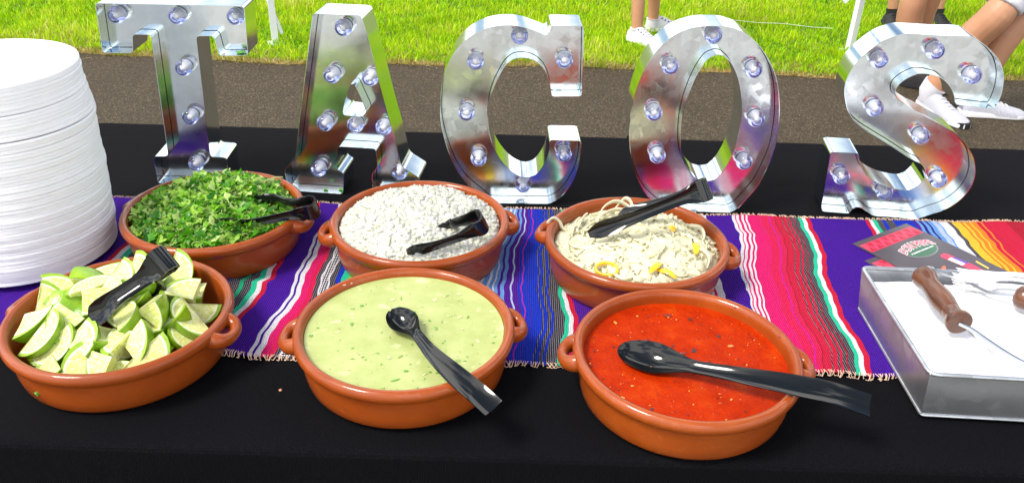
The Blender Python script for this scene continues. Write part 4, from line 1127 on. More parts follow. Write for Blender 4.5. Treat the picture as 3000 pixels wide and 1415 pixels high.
# pale membranes fanning from the corner
sx = t.n('SeparateXYZ'); t.l(co, sx.inputs[0])
rxy = t.math('SQRT', t.math('ADD', t.math('MULTIPLY', sx.outputs[0], sx.outputs[0]), t.math('MULTIPLY', sx.outputs[1], sx.outputs[1])))
at = t.math('ADD', t.math('ARCTAN2', sx.outputs[2], rxy), t.math('ARCTAN2', sx.outputs[1], sx.outputs[0]))
pv = t.n('CombineXYZ'); t.l(t.math('MULTIPLY', at, 9.0), pv.inputs[0]); t.l(t.math('MULTIPLY', rr_, 110.0), pv.inputs[1])
pulp = t.noise(1.6, 4, 0.6, pv.outputs[0], 0.4)
c = t.mixc(t.maprange(pulp, 0.44, 0.62, 0, 0.9), c, (0.88, 0.89, 0.52))
wv = t.math('ABSOLUTE', t.math('SINE', t.math('MULTIPLY', at, 4.6)))
c = t.mixc(t.maprange(wv, 0.0, 0.14, 0.85, 0.0), c, (0.84, 0.85, 0.62))
c = t.mixc(t.maprange(rr_, 0.0322, 0.0340, 0.0, 0.9), c, (0.86, 0.88, 0.62))
c = t.mixc(t.maprange(rr_, 0.0352, 0.0362, 0.0, 1.0), c, (0.30, 0.48, 0.04))
t.set(color=c, rough=0.16, spec=0.4, sss=0.35, sss_r=(0.010, 0.012, 0.004), sss_s=0.6)
t.bump(t.math('ADD', pulp, t.math('MULTIPLY', vf, 0.5)), 0.5, 0.0014)
M['lime_flesh'] = t.m
t = NT('lime_rind')
n1 = t.noise(30, 4); n2 = t.voro(420)
oi = t.n('ObjectInfo')
c = t.ramp(n1, [(0.3, (0.12, 0.30, 0.004)), (0.7, (0.34, 0.52, 0.016))])
c = t.mixc(t.math('MULTIPLY', oi.outputs['Random'], 0.5), c, (0.04, 0.16, 0.004))
t.set(color=c, rough=0.26, spec=0.5, coat=0.3, coat_rough=0.12)
t.bump(n2, 0.4, 0.0007)
M['lime_rind'] = t.m
flesh_me.materials.append(M['lime_flesh']); rind_me.materials.append(M['lime_rind'])
rv2, rf2, fv2, ff2 = lime_quarter_data()
flesh2_me = bpy.data.meshes.new('lime_flesh_long'); flesh2_me.from_pydata(fv2, [], ff2); finish(flesh2_me, True, 50)
rind2_me = bpy.data.meshes.new('lime_rind_long'); rind2_me.from_pydata(rv2, [], rf2); finish(rind2_me, True, 50)
flesh2_me.materials.append(M['lime_flesh']); rind2_me.materials.append(M['lime_rind'])
bx, by = BOWLS['lime'][0]
from mathutils import Quaternion
NF = [Vector((0, -1, 0)), Vector((-math.sin(R(66)), math.cos(R(66)), 0)), Vector((0, 0, -1))]   # outward normals of the three cut faces
CL = (LE1 + LE2 + LE3) * 0.037 * 0.30
lrnd = random.Random(31)
order = sorted(range(len(LIMES)), key=lambda i_: LIMES[i_][2])
for n_, i_ in enumerate(order):
    lx, ly, lz, qw, qx, qy, qz = LIMES[i_]
    q = Quaternion((qw, qx, qy, qz))
    cen = Vector((lx, ly, lz)) + q @ (Vector((1, 1, 1)) * 0.0136)
    roll = lrnd.random()
    tgt = Vector((lrnd.uniform(-0.65, 0.65), lrnd.uniform(-0.85, 0.35), 0.9)).normalized()
    src = NF[0] if roll < 0.40 else (NF[1] if roll < 0.78 else (NF[2] if roll < 0.86 else (LE1 + LE2 + LE3 * 0.6).normalized()))
    q = Quaternion(tgt, lrnd.uniform(0, 6.283)) @ src.rotation_difference(tgt)
    if math.hypot(cen.x, cen.y) > 0.101: k_ = 0.101 / math.hypot(cen.x, cen.y); cen.x *= k_; cen.y *= k_
    cen.z = 0.027 + (cen.z - 0.014) * 0.82
    if cen.z > 0.026: cen.z += 0.030 * max(0.0, 1 - (cen.x ** 2 + (cen.y - 0.028) ** 2) / 0.0105)
    s_ = lrnd.uniform(0.94, 1.16)
    long_ = lrnd.random() < 0.42
    CL = (LE1 + LE2 + LE3) * 0.037 * 0.30; RV = rv
    if long_: s_ *= 0.80; CL = (LE1 + LE2) * 0.037 * 0.34; RV = rv2
    if long_ and 0.78 <= roll < 0.86: roll = 0.1; q = Quaternion(tgt, lrnd.uniform(0, 6.283)) @ NF[0].rotation_difference(tgt)
    # keep every corner inside the clay wall
    for _ in range(6):
        far = max(((q @ Vector(p) * s_ + cen - q @ CL * s_) for p in RV), key=lambda p: math.hypot(p.x, p.y))
        d_ = math.hypot(far.x, far.y)
        if d_ > 0.1225 and far.z < 0.068: cen.x -= far.x / d_ * (d_ - 0.1220); cen.y -= far.y / d_ * (d_ - 0.1220)
    low = min((q @ Vector(p) * s_ + cen - q @ CL * s_).z for p in RV)
    if low < 0.0095: cen.z += 0.0095 - low
    pos = cen - q @ CL * s_
    o = link('lime_wedge', flesh2_me if long_ else flesh_me, None, None, (bx + pos.x, by + pos.y, ZT + 0.0015 + pos.z))
    o.rotation_mode = 'QUATERNION'; o.rotation_quaternion = q
    o.scale = (s_, s_, s_)
    link('rind', rind2_me if long_ else rind_me, None, o)
    look = 'green rind turned up' if roll >= 0.86 else 'pale cut flesh turned up'
    side = 'in the middle of the heap' if math.hypot(cen.x, cen.y) < 0.045 else ('at the back of the heap' if cen.y > abs(cen.x) else ('at the front of the heap' if -cen.y > abs(cen.x) else ('near the plates side of the heap' if cen.x < 0 else 'near the right handle of the bowl')))
    if cen.z < 0.026: lab_ = 'lime wedge buried low in the bowl ' + side.replace('of the heap', 'under the others')
    else: lab_ = 'lime wedge with its ' + look + ', ' + side
    tag(o, lab_, 'lime wedge', 'lime wedges in the bowl')

# ------------------------------------------------------------------ black tongs and spoons
def ribbon_secs(path, widths, sags, th, wfun, nsec=11, edge=0.0):
    """sections of a thin shell; sag > 0 dishes the middle along -normal"""
    P = [Vector(p) for p in path]; L = len(P); secs = []
    for i in range(L):
        T = (P[min(i + 1, L - 1)] - P[max(i - 1, 0)]).normalized()
        W = Vector(wfun(i)); W = (W - T * W.dot(T)).normalized(); Nn = W.cross(T).normalized()
        top = []; bot = []
        for k in range(nsec):
            s = -1 + 2 * k / (nsec - 1)
            q = P[i] + W * (s * widths[i] / 2) - Nn * (sags[i] * (1 - s * s))
            top.append(q + Nn * th / 2); bot.append(q - Nn * th / 2)
        secs.append(top + bot[::-1])
    return secs
def smoothstep(a, b_, x):
    t_ = max(0, min(1, (x - a) / (b_ - a))); return t_ * t_ * (3 - 2 * t_)
def make_tongs(F, A, B, label, bulge=0.010, fw_=0.028, pv=None, wneck=0.017, wpad=0.025):
    F, A, B = Vector(F), Vector(A), Vector(B)
    ax = ((A + B) / 2 - F).normalized()
    p = (A - B) if pv is None else Vector(pv)
    p = (p - ax * p.dot(ax)).normalized()
    wdir = ax.cross(p).normalized()
    root = empty('serving_tongs', tuple(F)); tag(root, label, 'tongs', 'black plastic serving tongs')
    g = 0.011
    for tip, s in ((A, 1), (B, -1)):
        st = F + p * g * s
        c1 = st + ax * 0.035 + p * s * 0.003
        c2 = st.lerp(tip, 0.62) + p * s * bulge
        pts = catmull([st, st + ax * 0.012, c1, c2, st.lerp(tip, 0.85) + p * s * bulge * 0.55, tip], 6)
        L = len(pts); wid = []; sag = []
        for i in range(L):
            u = i / (L - 1)
            w_ = fw_ + (wneck - fw_) * smoothstep(0.12, 0.45, u) + (wpad - wneck) * smoothstep(0.5, 0.78, u)
            w_ *= 1 - 0.55 * smoothstep(0.84, 1.0, u)
            wid.append(w_); sag.append(s * (0.0008 + 0.0045 * math.sin(math.pi * min(1, u * 1.02)) ** 0.8))
        secs = ribbon_secs([Vector(q) - F for q in pts], wid, sag, 0.0018, lambda i: wdir)
        MB().loft(secs).build('arm', M['black_plastic'], root, angle=55)
    arc = []
    for k in range(13):
        a = math.pi * k / 12
        arc.append(p * g * math.cos(a) - ax * 0.010 * math.sin(a) ** 0.7)
    arc = [arc[0] + ax * 0.006] + arc + [arc[-1] + ax * 0.006]
    secs = ribbon_secs(arc, [fw_ * 1.06] * len(arc), [0.0002] * len(arc), 0.0026, lambda i: wdir)
    MB().loft(secs).build('spring_band', M['black_plastic'], root, angle=55)
    return root
make_tongs((-0.309, 1.130, 0.836), (-0.448, 1.092, 0.826), (-0.414, 1.178, 0.816), 'black plastic tongs lying in the chopped cilantro over the bowl rim', pv=(0.1, -1, -0.35))
make_tongs((-0.4255, 0.868, 0.893), (-0.512, 0.833, 0.828), (-0.470, 0.905, 0.818), 'black plastic tongs standing up among the lime wedges', bulge=0.006, fw_=0.030, wneck=0.020, wpad=0.028, pv=(-0.5, -1, 0.1))
make_tongs((-0.050, 1.066, 0.853), (-0.150, 1.026, 0.824), (-0.108, 1.092, 0.822), 'black plastic tongs stuck in the chopped white onion', bulge=0.005, fw_=0.032, pv=(0.1, -1, -0.5))
make_tongs((0.281, 1.121, 0.889), (0.114, 1.090, 0.826), (0.165, 1.146, 0.826), 'black plastic tongs resting on the pickled onions, raised before the O', bulge=0.006, fw_=0.031, pv=(0.05, -1, 0.45))

def make_spoon(path, label, w_bowl, d_bowl, w_hand, w_end, nb, roll=0):
    pts = [Vector(q) for q in catmull(path, 12)]; L = len(pts); c0 = pts[0]
    ds = [0]
    for i in range(1, L): ds.append(ds[-1] + (pts[i] - pts[i - 1]).length)
    root = empty('serving_spoon', tuple(c0)); tag(root, label, 'spoon', 'black plastic serving spoons')
    bl = nb; wid = []; sag = []; off = []
    for i in range(L):
        d = ds[i]
        u = d / bl; nk = w_hand * 0.60
        if u < 0.5: e = math.sqrt(max(0.0, 1 - (2 * u - 1) ** 2)); wv_ = max(w_bowl * e, 0.004); sg = d_bowl * max(e, 0.05) ** 1.3
        else:
            e = 1 - smoothstep(0.50, 1.12, u); wv_ = nk + (w_bowl - nk) * e; sg = 0.0030 + (d_bowl - 0.0030) * e
        u2 = max(0.0, (d - bl * 1.12) / (ds[-1] - bl * 1.12)); wv_ += (w_end - nk) * smoothstep(0.0, 0.7, u2)
        wid.append(wv_); sag.append(max(sg, 0.002))
    P = [p_ - c0 for p_ in pts]
    T = (pts[-1] - pts[0]).normalized(); W = T.cross(Vector((0, 0, 1))).normalized()
    W = Matrix.Rotation(R(roll), 3, T) @ W
    secs = ribbon_secs(P, wid, sag, 0.0018, lambda i: W, 15)
    # make sure the hollow faces up
    mid = len(secs) // 8
    cen = sum((Vector(q) for q in secs[mid]), Vector()) / len(secs[mid])
    if secs[mid][7].z > (secs[mid][0].z + secs[mid][14].z) / 2:
        secs = ribbon_secs(P, wid, [-s_ for s_ in sag], 0.0018, lambda i: W, 15)
    k = next(i for i in range(L) if ds[i] > bl * 1.1)
    MB().loft(secs[:k + 1]).build('spoon_bowl', M['black_plastic'], root, angle=60)
    MB().loft(secs[k:]).build('handle', M['black_plastic'], root, angle=60)
make_spoon([(-0.1525, 0.8788, 0.8235), (-0.1357, 0.8611, 0.8225), (-0.1134, 0.8303, 0.822), (-0.0916, 0.7923, 0.8245), (-0.0629, 0.754, 0.8255), (-0.0363, 0.7259, 0.8225), (-0.0148, 0.7075, 0.815)], 'black plastic spoon resting in the green salsa', 0.038, 0.013, 0.024, 0.0265, 0.056, 10)
make_spoon([(0.133, 0.8249, 0.813), (0.1668, 0.8137, 0.8125), (0.1957, 0.8011, 0.814), (0.2258, 0.7859, 0.818), (0.2631, 0.7685, 0.824), (0.3192, 0.7477, 0.8285), (0.363, 0.7356, 0.8275), (0.4058, 0.7253, 0.819)], 'black plastic spoon resting in the red salsa', 0.044, 0.012, 0.030, 0.028, 0.086, 22)

# ------------------------------------------------------------------ galvanized tray with napkins
TB = [(0.504, 0.7865), (0.792, 0.7745), (0.800, 1.010), (0.5085, 1.019)]      # foot corners
TT = [(0.4965, 0.7840), (0.800, 0.7715), (0.808, 1.0165), (0.5015, 1.0260)]   # rim corners
TZ0, TZ1 = ZT + 0.0045, ZT + 0.0700
tray = empty('galvanized_tray', (0.652, 0.90, TZ0)); tag(tray, 'low galvanized metal tray of white napkins with wooden grips at the right edge', 'tray')
def rel(p, o=(0.652, 0.90, TZ0)): return (p[0] - o[0], p[1] - o[1], p[2] - o[2])
b = MB()
def lerp2(a, b_, f): return (a[0] + (b_[0] - a[0]) * f, a[1] + (b_[1] - a[1]) * f)
cenB = (0.651, 0.8975)
for i in range(4):
    j = (i + 1) % 4
    th_ = 0.0012
    def inw(p): d = math.hypot(cenB[0] - p[0], cenB[1] - p[1]); return (p[0] + (cenB[0] - p[0]) / d * th_, p[1] + (cenB[1] - p[1]) / d * th_)
    n_ = 12; rows = []
    for k in range(n_ + 1):
        f = k / n_; p0 = lerp2(TB[i], TB[j], f); p1 = lerp2(TT[i], TT[j], f)
        q0, q1 = inw(p0), inw(p1)
        rows.append([rel((*p0, TZ0)), rel((*p1, TZ1)), rel((*q1, TZ1)), rel((*q0, TZ0))])
    b.loft(rows)
b.add([rel((*p, TZ0 + 0.001)) for p in TB], [(0, 1, 2, 3)])
b.build('tray_body', M['galvanized_tray'], tray, angle=30)
b = MB()
def rounded_loop(C4, z, r=0.010):
    out = []
    for i in range(4):
        q = Vector((*C4[i], z)); a = (Vector((*C4[i - 1], z)) - q).normalized() * r; c_ = (Vector((*C4[(i + 1) % 4], z)) - q).normalized() * r
        for s_ in (0, 0.33, 0.67, 1.0): out.append(rel((q + a) * (1 - s_) ** 2 + 2 * s_ * (1 - s_) * q + (q + c_) * s_ * s_))
    return out
b.tube(rounded_loop(TT, TZ1), 0.0030, 10, closed=True)
b.build('rolled_rim', M['galvanized_tray'], tray)
b = MB(); b.tube(rounded_loop(TB, TZ0 + 0.002, 0.004), 0.0022, 8, closed=True); b.build('foot_bead', M['galvanized_tray'], tray)
t = NT('turned_wood')
co = t.coord(); mp = t.n('Mapping'); mp.inputs['Scale'].default_value = (60, 60, 9); t.l(co, mp.inputs[0])
n1 = t.noise(1.0, 5, 0.6, mp.outputs[0], 0.5)
t.set(color=t.ramp(n1, [(0.3, (0.06, 0.018, 0.006)), (0.55, (0.11, 0.033, 0.011)), (0.75, (0.155, 0.052, 0.018))]), rough=0.30, coat=0.35, coat_rough=0.2)
t.bump(n1, 0.1, 0.0006)
M['turned_wood'] = t.m
simple('wire_steel', (0.55, 0.56, 0.58), 0.28, 0.1, 60, metal=1.0)
def bail(grip0, grip1, wires):
    """a folded-in wire handle with its turned wooden grip"""
    for wp in wires: h = MB().tube([rel(q) for q in catmull(wp, 6)], 0.0028, 8).build('wire_handle', M['wire_steel'], tray)
    p0, p1 = Vector(grip0), Vector(grip1); ln_ = (p1 - p0).length; q = (p1 - p0).to_track_quat('Z', 'Y')
    prof = [(0, 0), (0.0085, 0.0), (0.0140, 0.004), (0.0158, 0.010), (0.0152, 0.018), (0.0128, 0.027), (0.0122, 0.036), (0.0138, 0.052), (0.0148, 0.066), (0.0142, 0.080), (0.0124, 0.094), (0.0122, 0.097), (0.0118, 0.098), (0.0122, 0.099), (0.0116, 0.106), (0.0130, 0.113), (0.0160, 0.119), (0.0166, 0.123), (0.0160, 0.126), (0.0030, 0.127), (0.0024, 0.124), (0, 0.124)]
    o = MB().lathe([(r_ * 1.0, z_ * ln_ / 0.127) for r_, z_ in prof], 32).build('wooden_grip', M['turned_wood'], h, rel(p0), angle=50)
    o.rotation_mode = 'QUATERNION'; o.rotation_quaternion = q
bail((0.563, 0.9830, ZT + 0.089), (0.5655, 0.8680, ZT + 0.086), [[(0.5655, 0.8690, ZT + 0.0855), (0.5760, 0.8560, ZT + 0.0850), (0.5860, 0.8440, ZT + 0.0815), (0.6010, 0.8220, ZT + 0.0780), (0.6180, 0.8020, ZT + 0.0760), (0.6500, 0.7850, ZT + 0.0745), (0.70, 0.7800, ZT + 0.0735)],
     [(0.563, 0.982, ZT + 0.0880), (0.575, 1.004, ZT + 0.082), (0.590, 1.0190, ZT + 0.0765), (0.600, 1.0215, ZT + 0.0745)]])
bail((0.6720, 0.9420, ZT + 0.085), (0.7700, 0.860, ZT + 0.085), [[(0.6725, 0.9415, ZT + 0.085), (0.664, 0.949, ZT + 0.0800), (0.650, 0.962, ZT + 0.0745), (0.636, 0.985, ZT + 0.074), (0.620, 1.002, ZT + 0.0745), (0.600, 1.0125, ZT + 0.0760), (0.592, 1.0170, ZT + 0.0765)], [(0.769, 0.861, ZT + 0.085), (0.785, 0.84, ZT + 0.08), (0.798, 0.82, ZT + 0.0755)]])
# napkins: neat flat piles filling the tray
rnd = random.Random(9)
def napkin(C4, z, label, amp=0.0008, thick=0.0098):
    b = MB(); n_ = 16; vs = []; fs = []
    for i in range(n_ + 1):
        for j in range(n_ + 1):
            p = lerp2(lerp2(C4[0], C4[1], i / n_), lerp2(C4[3], C4[2], i / n_), j / n_)
            vs.append((p[0], p[1], z + amp * (math.sin(i * 0.9 + z * 900) * math.sin(j * 0.7 + z * 400)) + amp * 0.4 * math.sin(i * 2.3 + j * 1.7)))
    for i in range(n_):
        for j in range(n_):
            a = i * (n_ + 1) + j; fs.append((a, a + n_ + 1, a + n_ + 2, a + 1))
    N0 = len(vs); vs += [(x_, y_, z_ - thick) for x_, y_, z_ in vs]
    fs += [tuple(N0 + q for q in f[::-1]) for f in fs]
    rim_ = [i * (n_ + 1) for i in range(n_ + 1)] + [n_ * (n_ + 1) + j for j in range(1, n_ + 1)] + [i * (n_ + 1) + n_ for i in range(n_ - 1, -1, -1)] + [j for j in range(n_ - 1, 0, -1)]
    for k in range(len(rim_)): fs.append((rim_[k], rim_[(k + 1) % len(rim_)], N0 + rim_[(k + 1) % len(rim_)], N0 + rim_[k]))
    b.add(vs, fs); o = b.build('paper_napkin', M['white_paper'], angle=40)
    tag(o, label, 'napkin', 'white paper napkins in the tray')
inn = [(0.5085, 0.7930), (0.792, 0.7830), (0.798, 1.006), (0.5125, 1.0050)]
for q in range(5):
    e = [(x_ + rnd.uniform(-0.0012, 0.0012), y_ + rnd.uniform(-0.0012, 0.0012)) for x_, y_ in inn]
    last = q == 4
    napkin(e, ZT + 0.0165 + q * 0.0107, 'white paper napkin in the flat pile inside the metal tray' if not last else 'topmost white napkin lying flat under the wooden grip', 0.0006 if not last else 0.0018)
napkin([(0.612, 0.7920), (0.790, 0.7850), (0.796, 0.985), (0.578, 0.975)], ZT + 0.0632, 'white paper napkin lying askew on the right half of the pile', 0.0014, 0.0030)
# forks: white plastic, tines to the left, at the back of the tray
def fork(loc, rz, rx, label):
    root = empty('plastic_fork', loc, (rx, 0, rz)); tag(root, label, 'fork', 'white plastic forks on the napkins')
    hb = MB()
    secs = ribbon_secs([(x_, 0, z_) for x_, z_ in ((0.035, 0.0), (0.046, 0.001), (0.058, 0.004), (0.075, 0.006), (0.11, 0.005), (0.15, 0.002))], [0.024, 0.019, 0.009, 0.0085, 0.011, 0.013], [0.002, 0.002, 0.0015, 0.0012, 0.001, 0.001], 0.0016, lambda i: (0, 1, 0), 7)
    hb.loft(secs).build('handle', M['white_plastic'], root, angle=50)
    for k in range(4):
        y_ = (-0.009, -0.003, 0.003, 0.009)[k]
        tb_ = MB(); tb_.tube([(0.037, y_, 0.0), (0.018, y_, 0.0005), (0.006, y_, 0.002), (0.0, y_ * 0.96, 0.004)], [0.0022, 0.0021, 0.0017, 0.0006], 6, flat=0.6)
        tb_.build('tine', M['white_plastic'], root)
fork((0.612, 0.989, ZT + 0.0715), R(-10), 0.15, 'white plastic fork with tines pointing left, lowest at the back of the tray')
fork((0.617, 0.996, ZT + 0.0755), R(-7), -0.1, 'white plastic fork nested on another behind the wooden grip')
fork((0.624, 1.0015, ZT + 0.0790), R(-5), 0.1, 'white plastic fork uppermost of those at the back rim of the tray')

# ------------------------------------------------------------------ printed menus
CU = Vector((0.121, 0.078, 0)).normalized(); CV = Vector((0.0700, -0.107, 0)).normalized()
simple('menu_card', (0.070, 0.055, 0.066), 0.35, 0.08, 20, coat=0.3, coat_rough=0.25)  # base colour lifted to stand in for sheen on the dark card
simple('print_red', (0.72, 0.050, 0.11), 0.35, 0.05, 50)
simple('print_dark_red', (0.42, 0.010, 0.035), 0.35, 0.05, 50)
simple('print_white', (0.80, 0.80, 0.82), 0.35, 0.03, 50)
simple('print_green', (0.05, 0.14, 0.08), 0.35, 0.08, 50)
simple('print_grey', (0.22, 0.22, 0.23), 0.35, 0.08, 50)
simple('print_blue', (0.06, 0.07, 0.48), 0.35, 0.05, 50)
simple('print_orange', (0.62, 0.13, 0.05), 0.35, 0.3, 90)
simple('print_yellow', (0.75, 0.55, 0.10), 0.35, 0.1, 90)
simple('print_peach', (0.62, 0.36, 0.25), 0.35, 0.25, 90)
def card_frame(origin, rz):
    c, s = math.cos(rz), math.sin(rz)
    u = Vector((CU.x * c - CU.y * s, CU.x * s + CU.y * c, 0)); v_ = Vector((CV.x * c - CV.y * s, CV.x * s + CV.y * c, 0))
    mt = Matrix((u, -v_, Vector((0, 0, 1)))).transposed().to_4x4(); mt.translation = Vector(origin); return mt
# card space: x along the short edge, y up towards the zigzag band (0 at the band edge, negative down the page), z off the paper
def card(origin, rz, label, full=True, Wc=0.144, Hc=0.285):
    root = empty('printed_menu'); root.matrix_world = card_frame(origin, rz); tag(root, label, 'menu', 'dark printed menus under the tray')
    b = MB(); b.box((Wc / 2, -Hc / 2, 0.0005), (Wc, Hc, 0.0010)); b.build('card', M['menu_card'], root, smooth=False)
    z1, z2, z3, z4 = 0.00125, 0.0015, 0.00175, 0.0020
    def flat(name, polys, mat, z):
        b = MB()
        for P in polys: b.add([(x_, y_, z) for x_, y_ in P], [tuple(range(len(P)))])
        return b.build(name, M[mat], root, smooth=False)
    flat('zigzag_band', [[(0.004, -0.011), (0.140, -0.011), (0.140, -0.036), (0.004, -0.036)]], 'print_red', z1)
    tri = []; n_ = 7; st_ = 0.136 / n_
    for k in range(n_):
        x0 = 0.004 + k * st_; x1 = x0 + st_; xm = (x0 + x1) / 2
        tri.append([(x0 + 0.002, -0.0345), (x1 - 0.002, -0.0345), (xm, -0.0205)])
        if k < n_ - 1: tri.append([(xm + 0.002, -0.0125), (xm + st_ - 0.002, -0.0125), (xm + st_ / 2, -0.0265)])
    flat('zigzag_triangles', tri, 'print_dark_red', z2)
    flat('zigzag_dots', [[(0.004 + (k + 0.5) * st_ + 0.0012 * math.cos(a), -0.0305 + 0.0012 * math.sin(a)) for a in np.linspace(0, 6.283, 9)[:-1]] for k in range(n_)], 'print_red', z3)
    if not full: return
    def ell(cx, cy, rx, ry, a0=0.0, n_=40): return [(cx + rx * math.cos(a) * math.cos(a0) - ry * math.sin(a) * math.sin(a0), cy + rx * math.cos(a) * math.sin(a0) + ry * math.sin(a) * math.cos(a0)) for a in np.linspace(0, 6.2832, n_ + 1)[:-1]]
    cx, cy = 0.083, -0.068
    flat('logo_oval_edge', [ell(cx, cy, 0.0385, 0.0235)], 'print_grey', z1)
    flat('logo_oval', [ell(cx, cy, 0.036, 0.0212)], 'print_green', z2)
    for nm, mat, offs, z in (('lettering_outline', 'print_white', 0.0016, z3), ('lettering', 'print_red', 0.0002, z4)):
        cu = bpy.data.curves.new(nm, 'FONT'); cu.body = 'DON PEPE'; cu.size = 0.0215; cu.align_x = 'CENTER'; cu.offset = offs; cu.resolution_u = 4; cu.space_character = 0.98
        tmp = bpy.data.objects.new('tmp', cu); COL.objects.link(tmp)
        dg = bpy.context.evaluated_depsgraph_get(); me = bpy.data.meshes.new_from_object(tmp.evaluated_get(dg)); bpy.data.objects.remove(tmp)
        for vtx in me.vertices:
            x_, y_ = vtx.co.x, vtx.co.y
            vtx.co = (x_ * 0.80, y_ * (1.10 - 9 * abs(x_) * 0.35) + 0.0045 - 3.2 * x_ * x_, 0)
        link(nm, me, M[mat], root, (cx, cy + 0.0005, z))
    flat('small_print', [[(cx - 0.029 + k * 0.0053, cy - 0.0075 - 0.00 * k), (cx - 0.029 + k * 0.0053 + (0.0042 if k % 4 else 0.0030), cy - 0.0075), (cx - 0.029 + k * 0.0053 + (0.0042 if k % 4 else 0.0030), cy - 0.0045), (cx - 0.029 + k * 0.0053, cy - 0.0045)] for k in range(11)], 'print_white', z4)
    # the printed bottle, lying along the page, and the plates of food at its foot
    bx, by, ba = 0.1005, -0.112, R(-83)
    def bt(P): return [(bx + x_ * math.cos(ba) - y_ * math.sin(ba), by + x_ * math.sin(ba) + y_ * math.cos(ba)) for x_, y_ in P]
    flat('bottle_print', [bt([(-0.014, -0.006), (-0.010, -0.0095), (0.030, -0.0095), (0.042, -0.0075), (0.056, -0.0042), (0.074, -0.004), (0.074, 0.004), (0.056, 0.0042), (0.042, 0.0075), (0.030, 0.0095), (-0.010, 0.0095), (-0.014, 0.006)])], 'print_red', z1)
    flat('bottle_label', [bt([(0.0, -0.0088), (0.024, -0.0088), (0.024, 0.002), (0.0, 0.002)]), bt([(0.056, -0.0045), (0.066, -0.0045), (0.066, 0.0045), (0.056, 0.0045)])], 'print_white', z2)
    flat('bottle_blue', [bt([(0.003, 0.003), (0.026, 0.003), (0.026, 0.0086), (0.003, 0.0086)]), bt([(0.0662, -0.0046), (0.0745, -0.0046), (0.0745, 0.0046), (0.0662, 0.0046)])], 'print_blue', z2)
    flat('food_print', [ell(0.058, -0.128, 0.013, 0.0035, 0.45, 16), ell(0.115, -0.205, 0.020, 0.014, 0.3, 24)], 'print_orange', z1)
    flat('chip_print', [[(0.075, -0.158), (0.083, -0.146), (0.086, -0.164)]], 'print_yellow', z1)
    flat('straw_print', [[(0.1255, -0.140), (0.1305, -0.139), (0.127, -0.163), (0.122, -0.164)]], 'print_yellow', z1)
    flat('plate_print', [ell(0.035, -0.150, 0.014, 0.007, 0.2, 20), ell(0.060, -0.170, 0.016, 0.009, 0.2, 20)], 'print_peach', z1)
card((0.5675, 1.1590, ZT + 0.0032), R(-1.5), 'dark menu card mostly covered by the lettered menu', False, Wc=0.12, Hc=0.16)
card((0.5660, 1.2125, ZT + 0.0046), 0.0, 'dark menu card lettered DON PEPE, leaning behind the metal tray', True, Hc=0.205)

# ------------------------------------------------------------------ stack of plates
pp = [(0, 0.0020), (0.070, 0.0020), (0.082, 0.0030), (0.094, 0.0080), (0.104, 0.0125), (0.116, 0.0150), (0.1225, 0.0158), (0.1240, 0.0154), (0.1245, 0.0144), (0.1244, 0.0108), (0.1236, 0.0104), (0.116, 0.0122), (0.105, 0.0100), (0.095, 0.0055), (0.083, 0.0005), (0.071, -0.0002), (0, -0.0002)]
plate_me = MB().lathe(pp, 88).mesh('plate', True, 50); plate_me.materials.append(M['white_foam'])
rnd = random.Random(12); NP = 58; z = ZT + 0.0012
jx = jy = 0
for i in range(NP):
    step = rnd.choice([0.0044, 0.0047, 0.0050, 0.0055]) if i else 0
    if i == 43: step = 0.0062
    z += step
    f = i / (NP - 1)
    jx = 0.8 * jx + rnd.uniform(-0.0009, 0.0009); jy = 0.8 * jy + rnd.uniform(-0.0009, 0.0009)
    o = link('plate', plate_me, None, None, (float(np.interp(f, [0, 0.25, 0.5, 0.74, 0.76, 1], [-0.7510, -0.7465, -0.7440, -0.7425, -0.7452, -0.7500])) + jx, 1.1200 + 0.006 * f + jy, z), (R(rnd.uniform(-0.3, 0.3)), R(rnd.uniform(-0.3, 0.3)), rnd.random() * 6))
    tag(o, 'topmost white plate of the tall stack on the left' if i == NP - 1 else ('round white plate in the stack, above its wide gap' if i >= 43 else 'round white plate in the stack, below its wide gap'), 'plate', 'stacked white plates')
PLATE_TOP = z

# ------------------------------------------------------------------ tent poles, cord
def pole(name, loc, label, diag=None, h=2.2):
    root = empty(name, loc); tag(root, label, 'tent leg')
    b = MB(); b.box((0, 0, h / 2), (0.036, 0.036, h), Matrix.Rotation(R(20), 3, 'Z')); b.build('post', M['white_paint'], root, smooth=False)
    b = MB(); b.box((0, 0, 0.004), (0.09, 0.09, 0.008), Matrix.Rotation(R(20), 3, 'Z')); b.build('foot_plate', M['white_paint'], root, smooth=False)
    if diag:
        b = MB(); b.tube([diag[0], diag[1]], 0.017, 4, flat=0.7); b.build('brace', M['white_paint'], root, smooth=False)
pole('tent_leg', (-1.425, 4.82, -0.012), 'white square tent leg with a slanting brace, beyond the letter T', ((0.035, 0.03, 0.055), (-0.44, 0.03, 1.62)))
pole('tent_leg', (2.02, 5.02, -0.012), 'white square tent leg standing on the grass beyond the O and S', None)
o = None
b = MB(); b.add([(1.875, 5.02, 0.36), (1.975, 5.02, 0.36), (1.972, 5.02, 0.315), (1.935, 5.02, 0.268), (1.895, 5.02, 0.31), (1.875, 5.04, 0.36), (1.975, 5.04, 0.36), (1.972, 5.04, 0.315), (1.935, 5.04, 0.268), (1.895, 5.04, 0.31)], [(0, 1, 2, 3, 4), (9, 8, 7, 6, 5), (0, 5, 6, 1), (1, 6, 7, 2), (2, 7, 8, 3), (3, 8, 9, 4), (4, 9, 5, 0)])
b.add([(1.90, 5.02, 0.36), (1.97, 5.02, 0.36), (2.004, 5.028, 0.95), (1.99, 5.028, 0.95), (1.90, 5.035, 0.36), (1.97, 5.035, 0.36), (2.004, 5.036, 0.95), (1.99, 5.036, 0.95)], [(0, 1, 2, 3), (7, 6, 5, 4), (0, 4, 5, 1), (1, 5, 6, 2), (2, 6, 7, 3), (3, 7, 4, 0)])
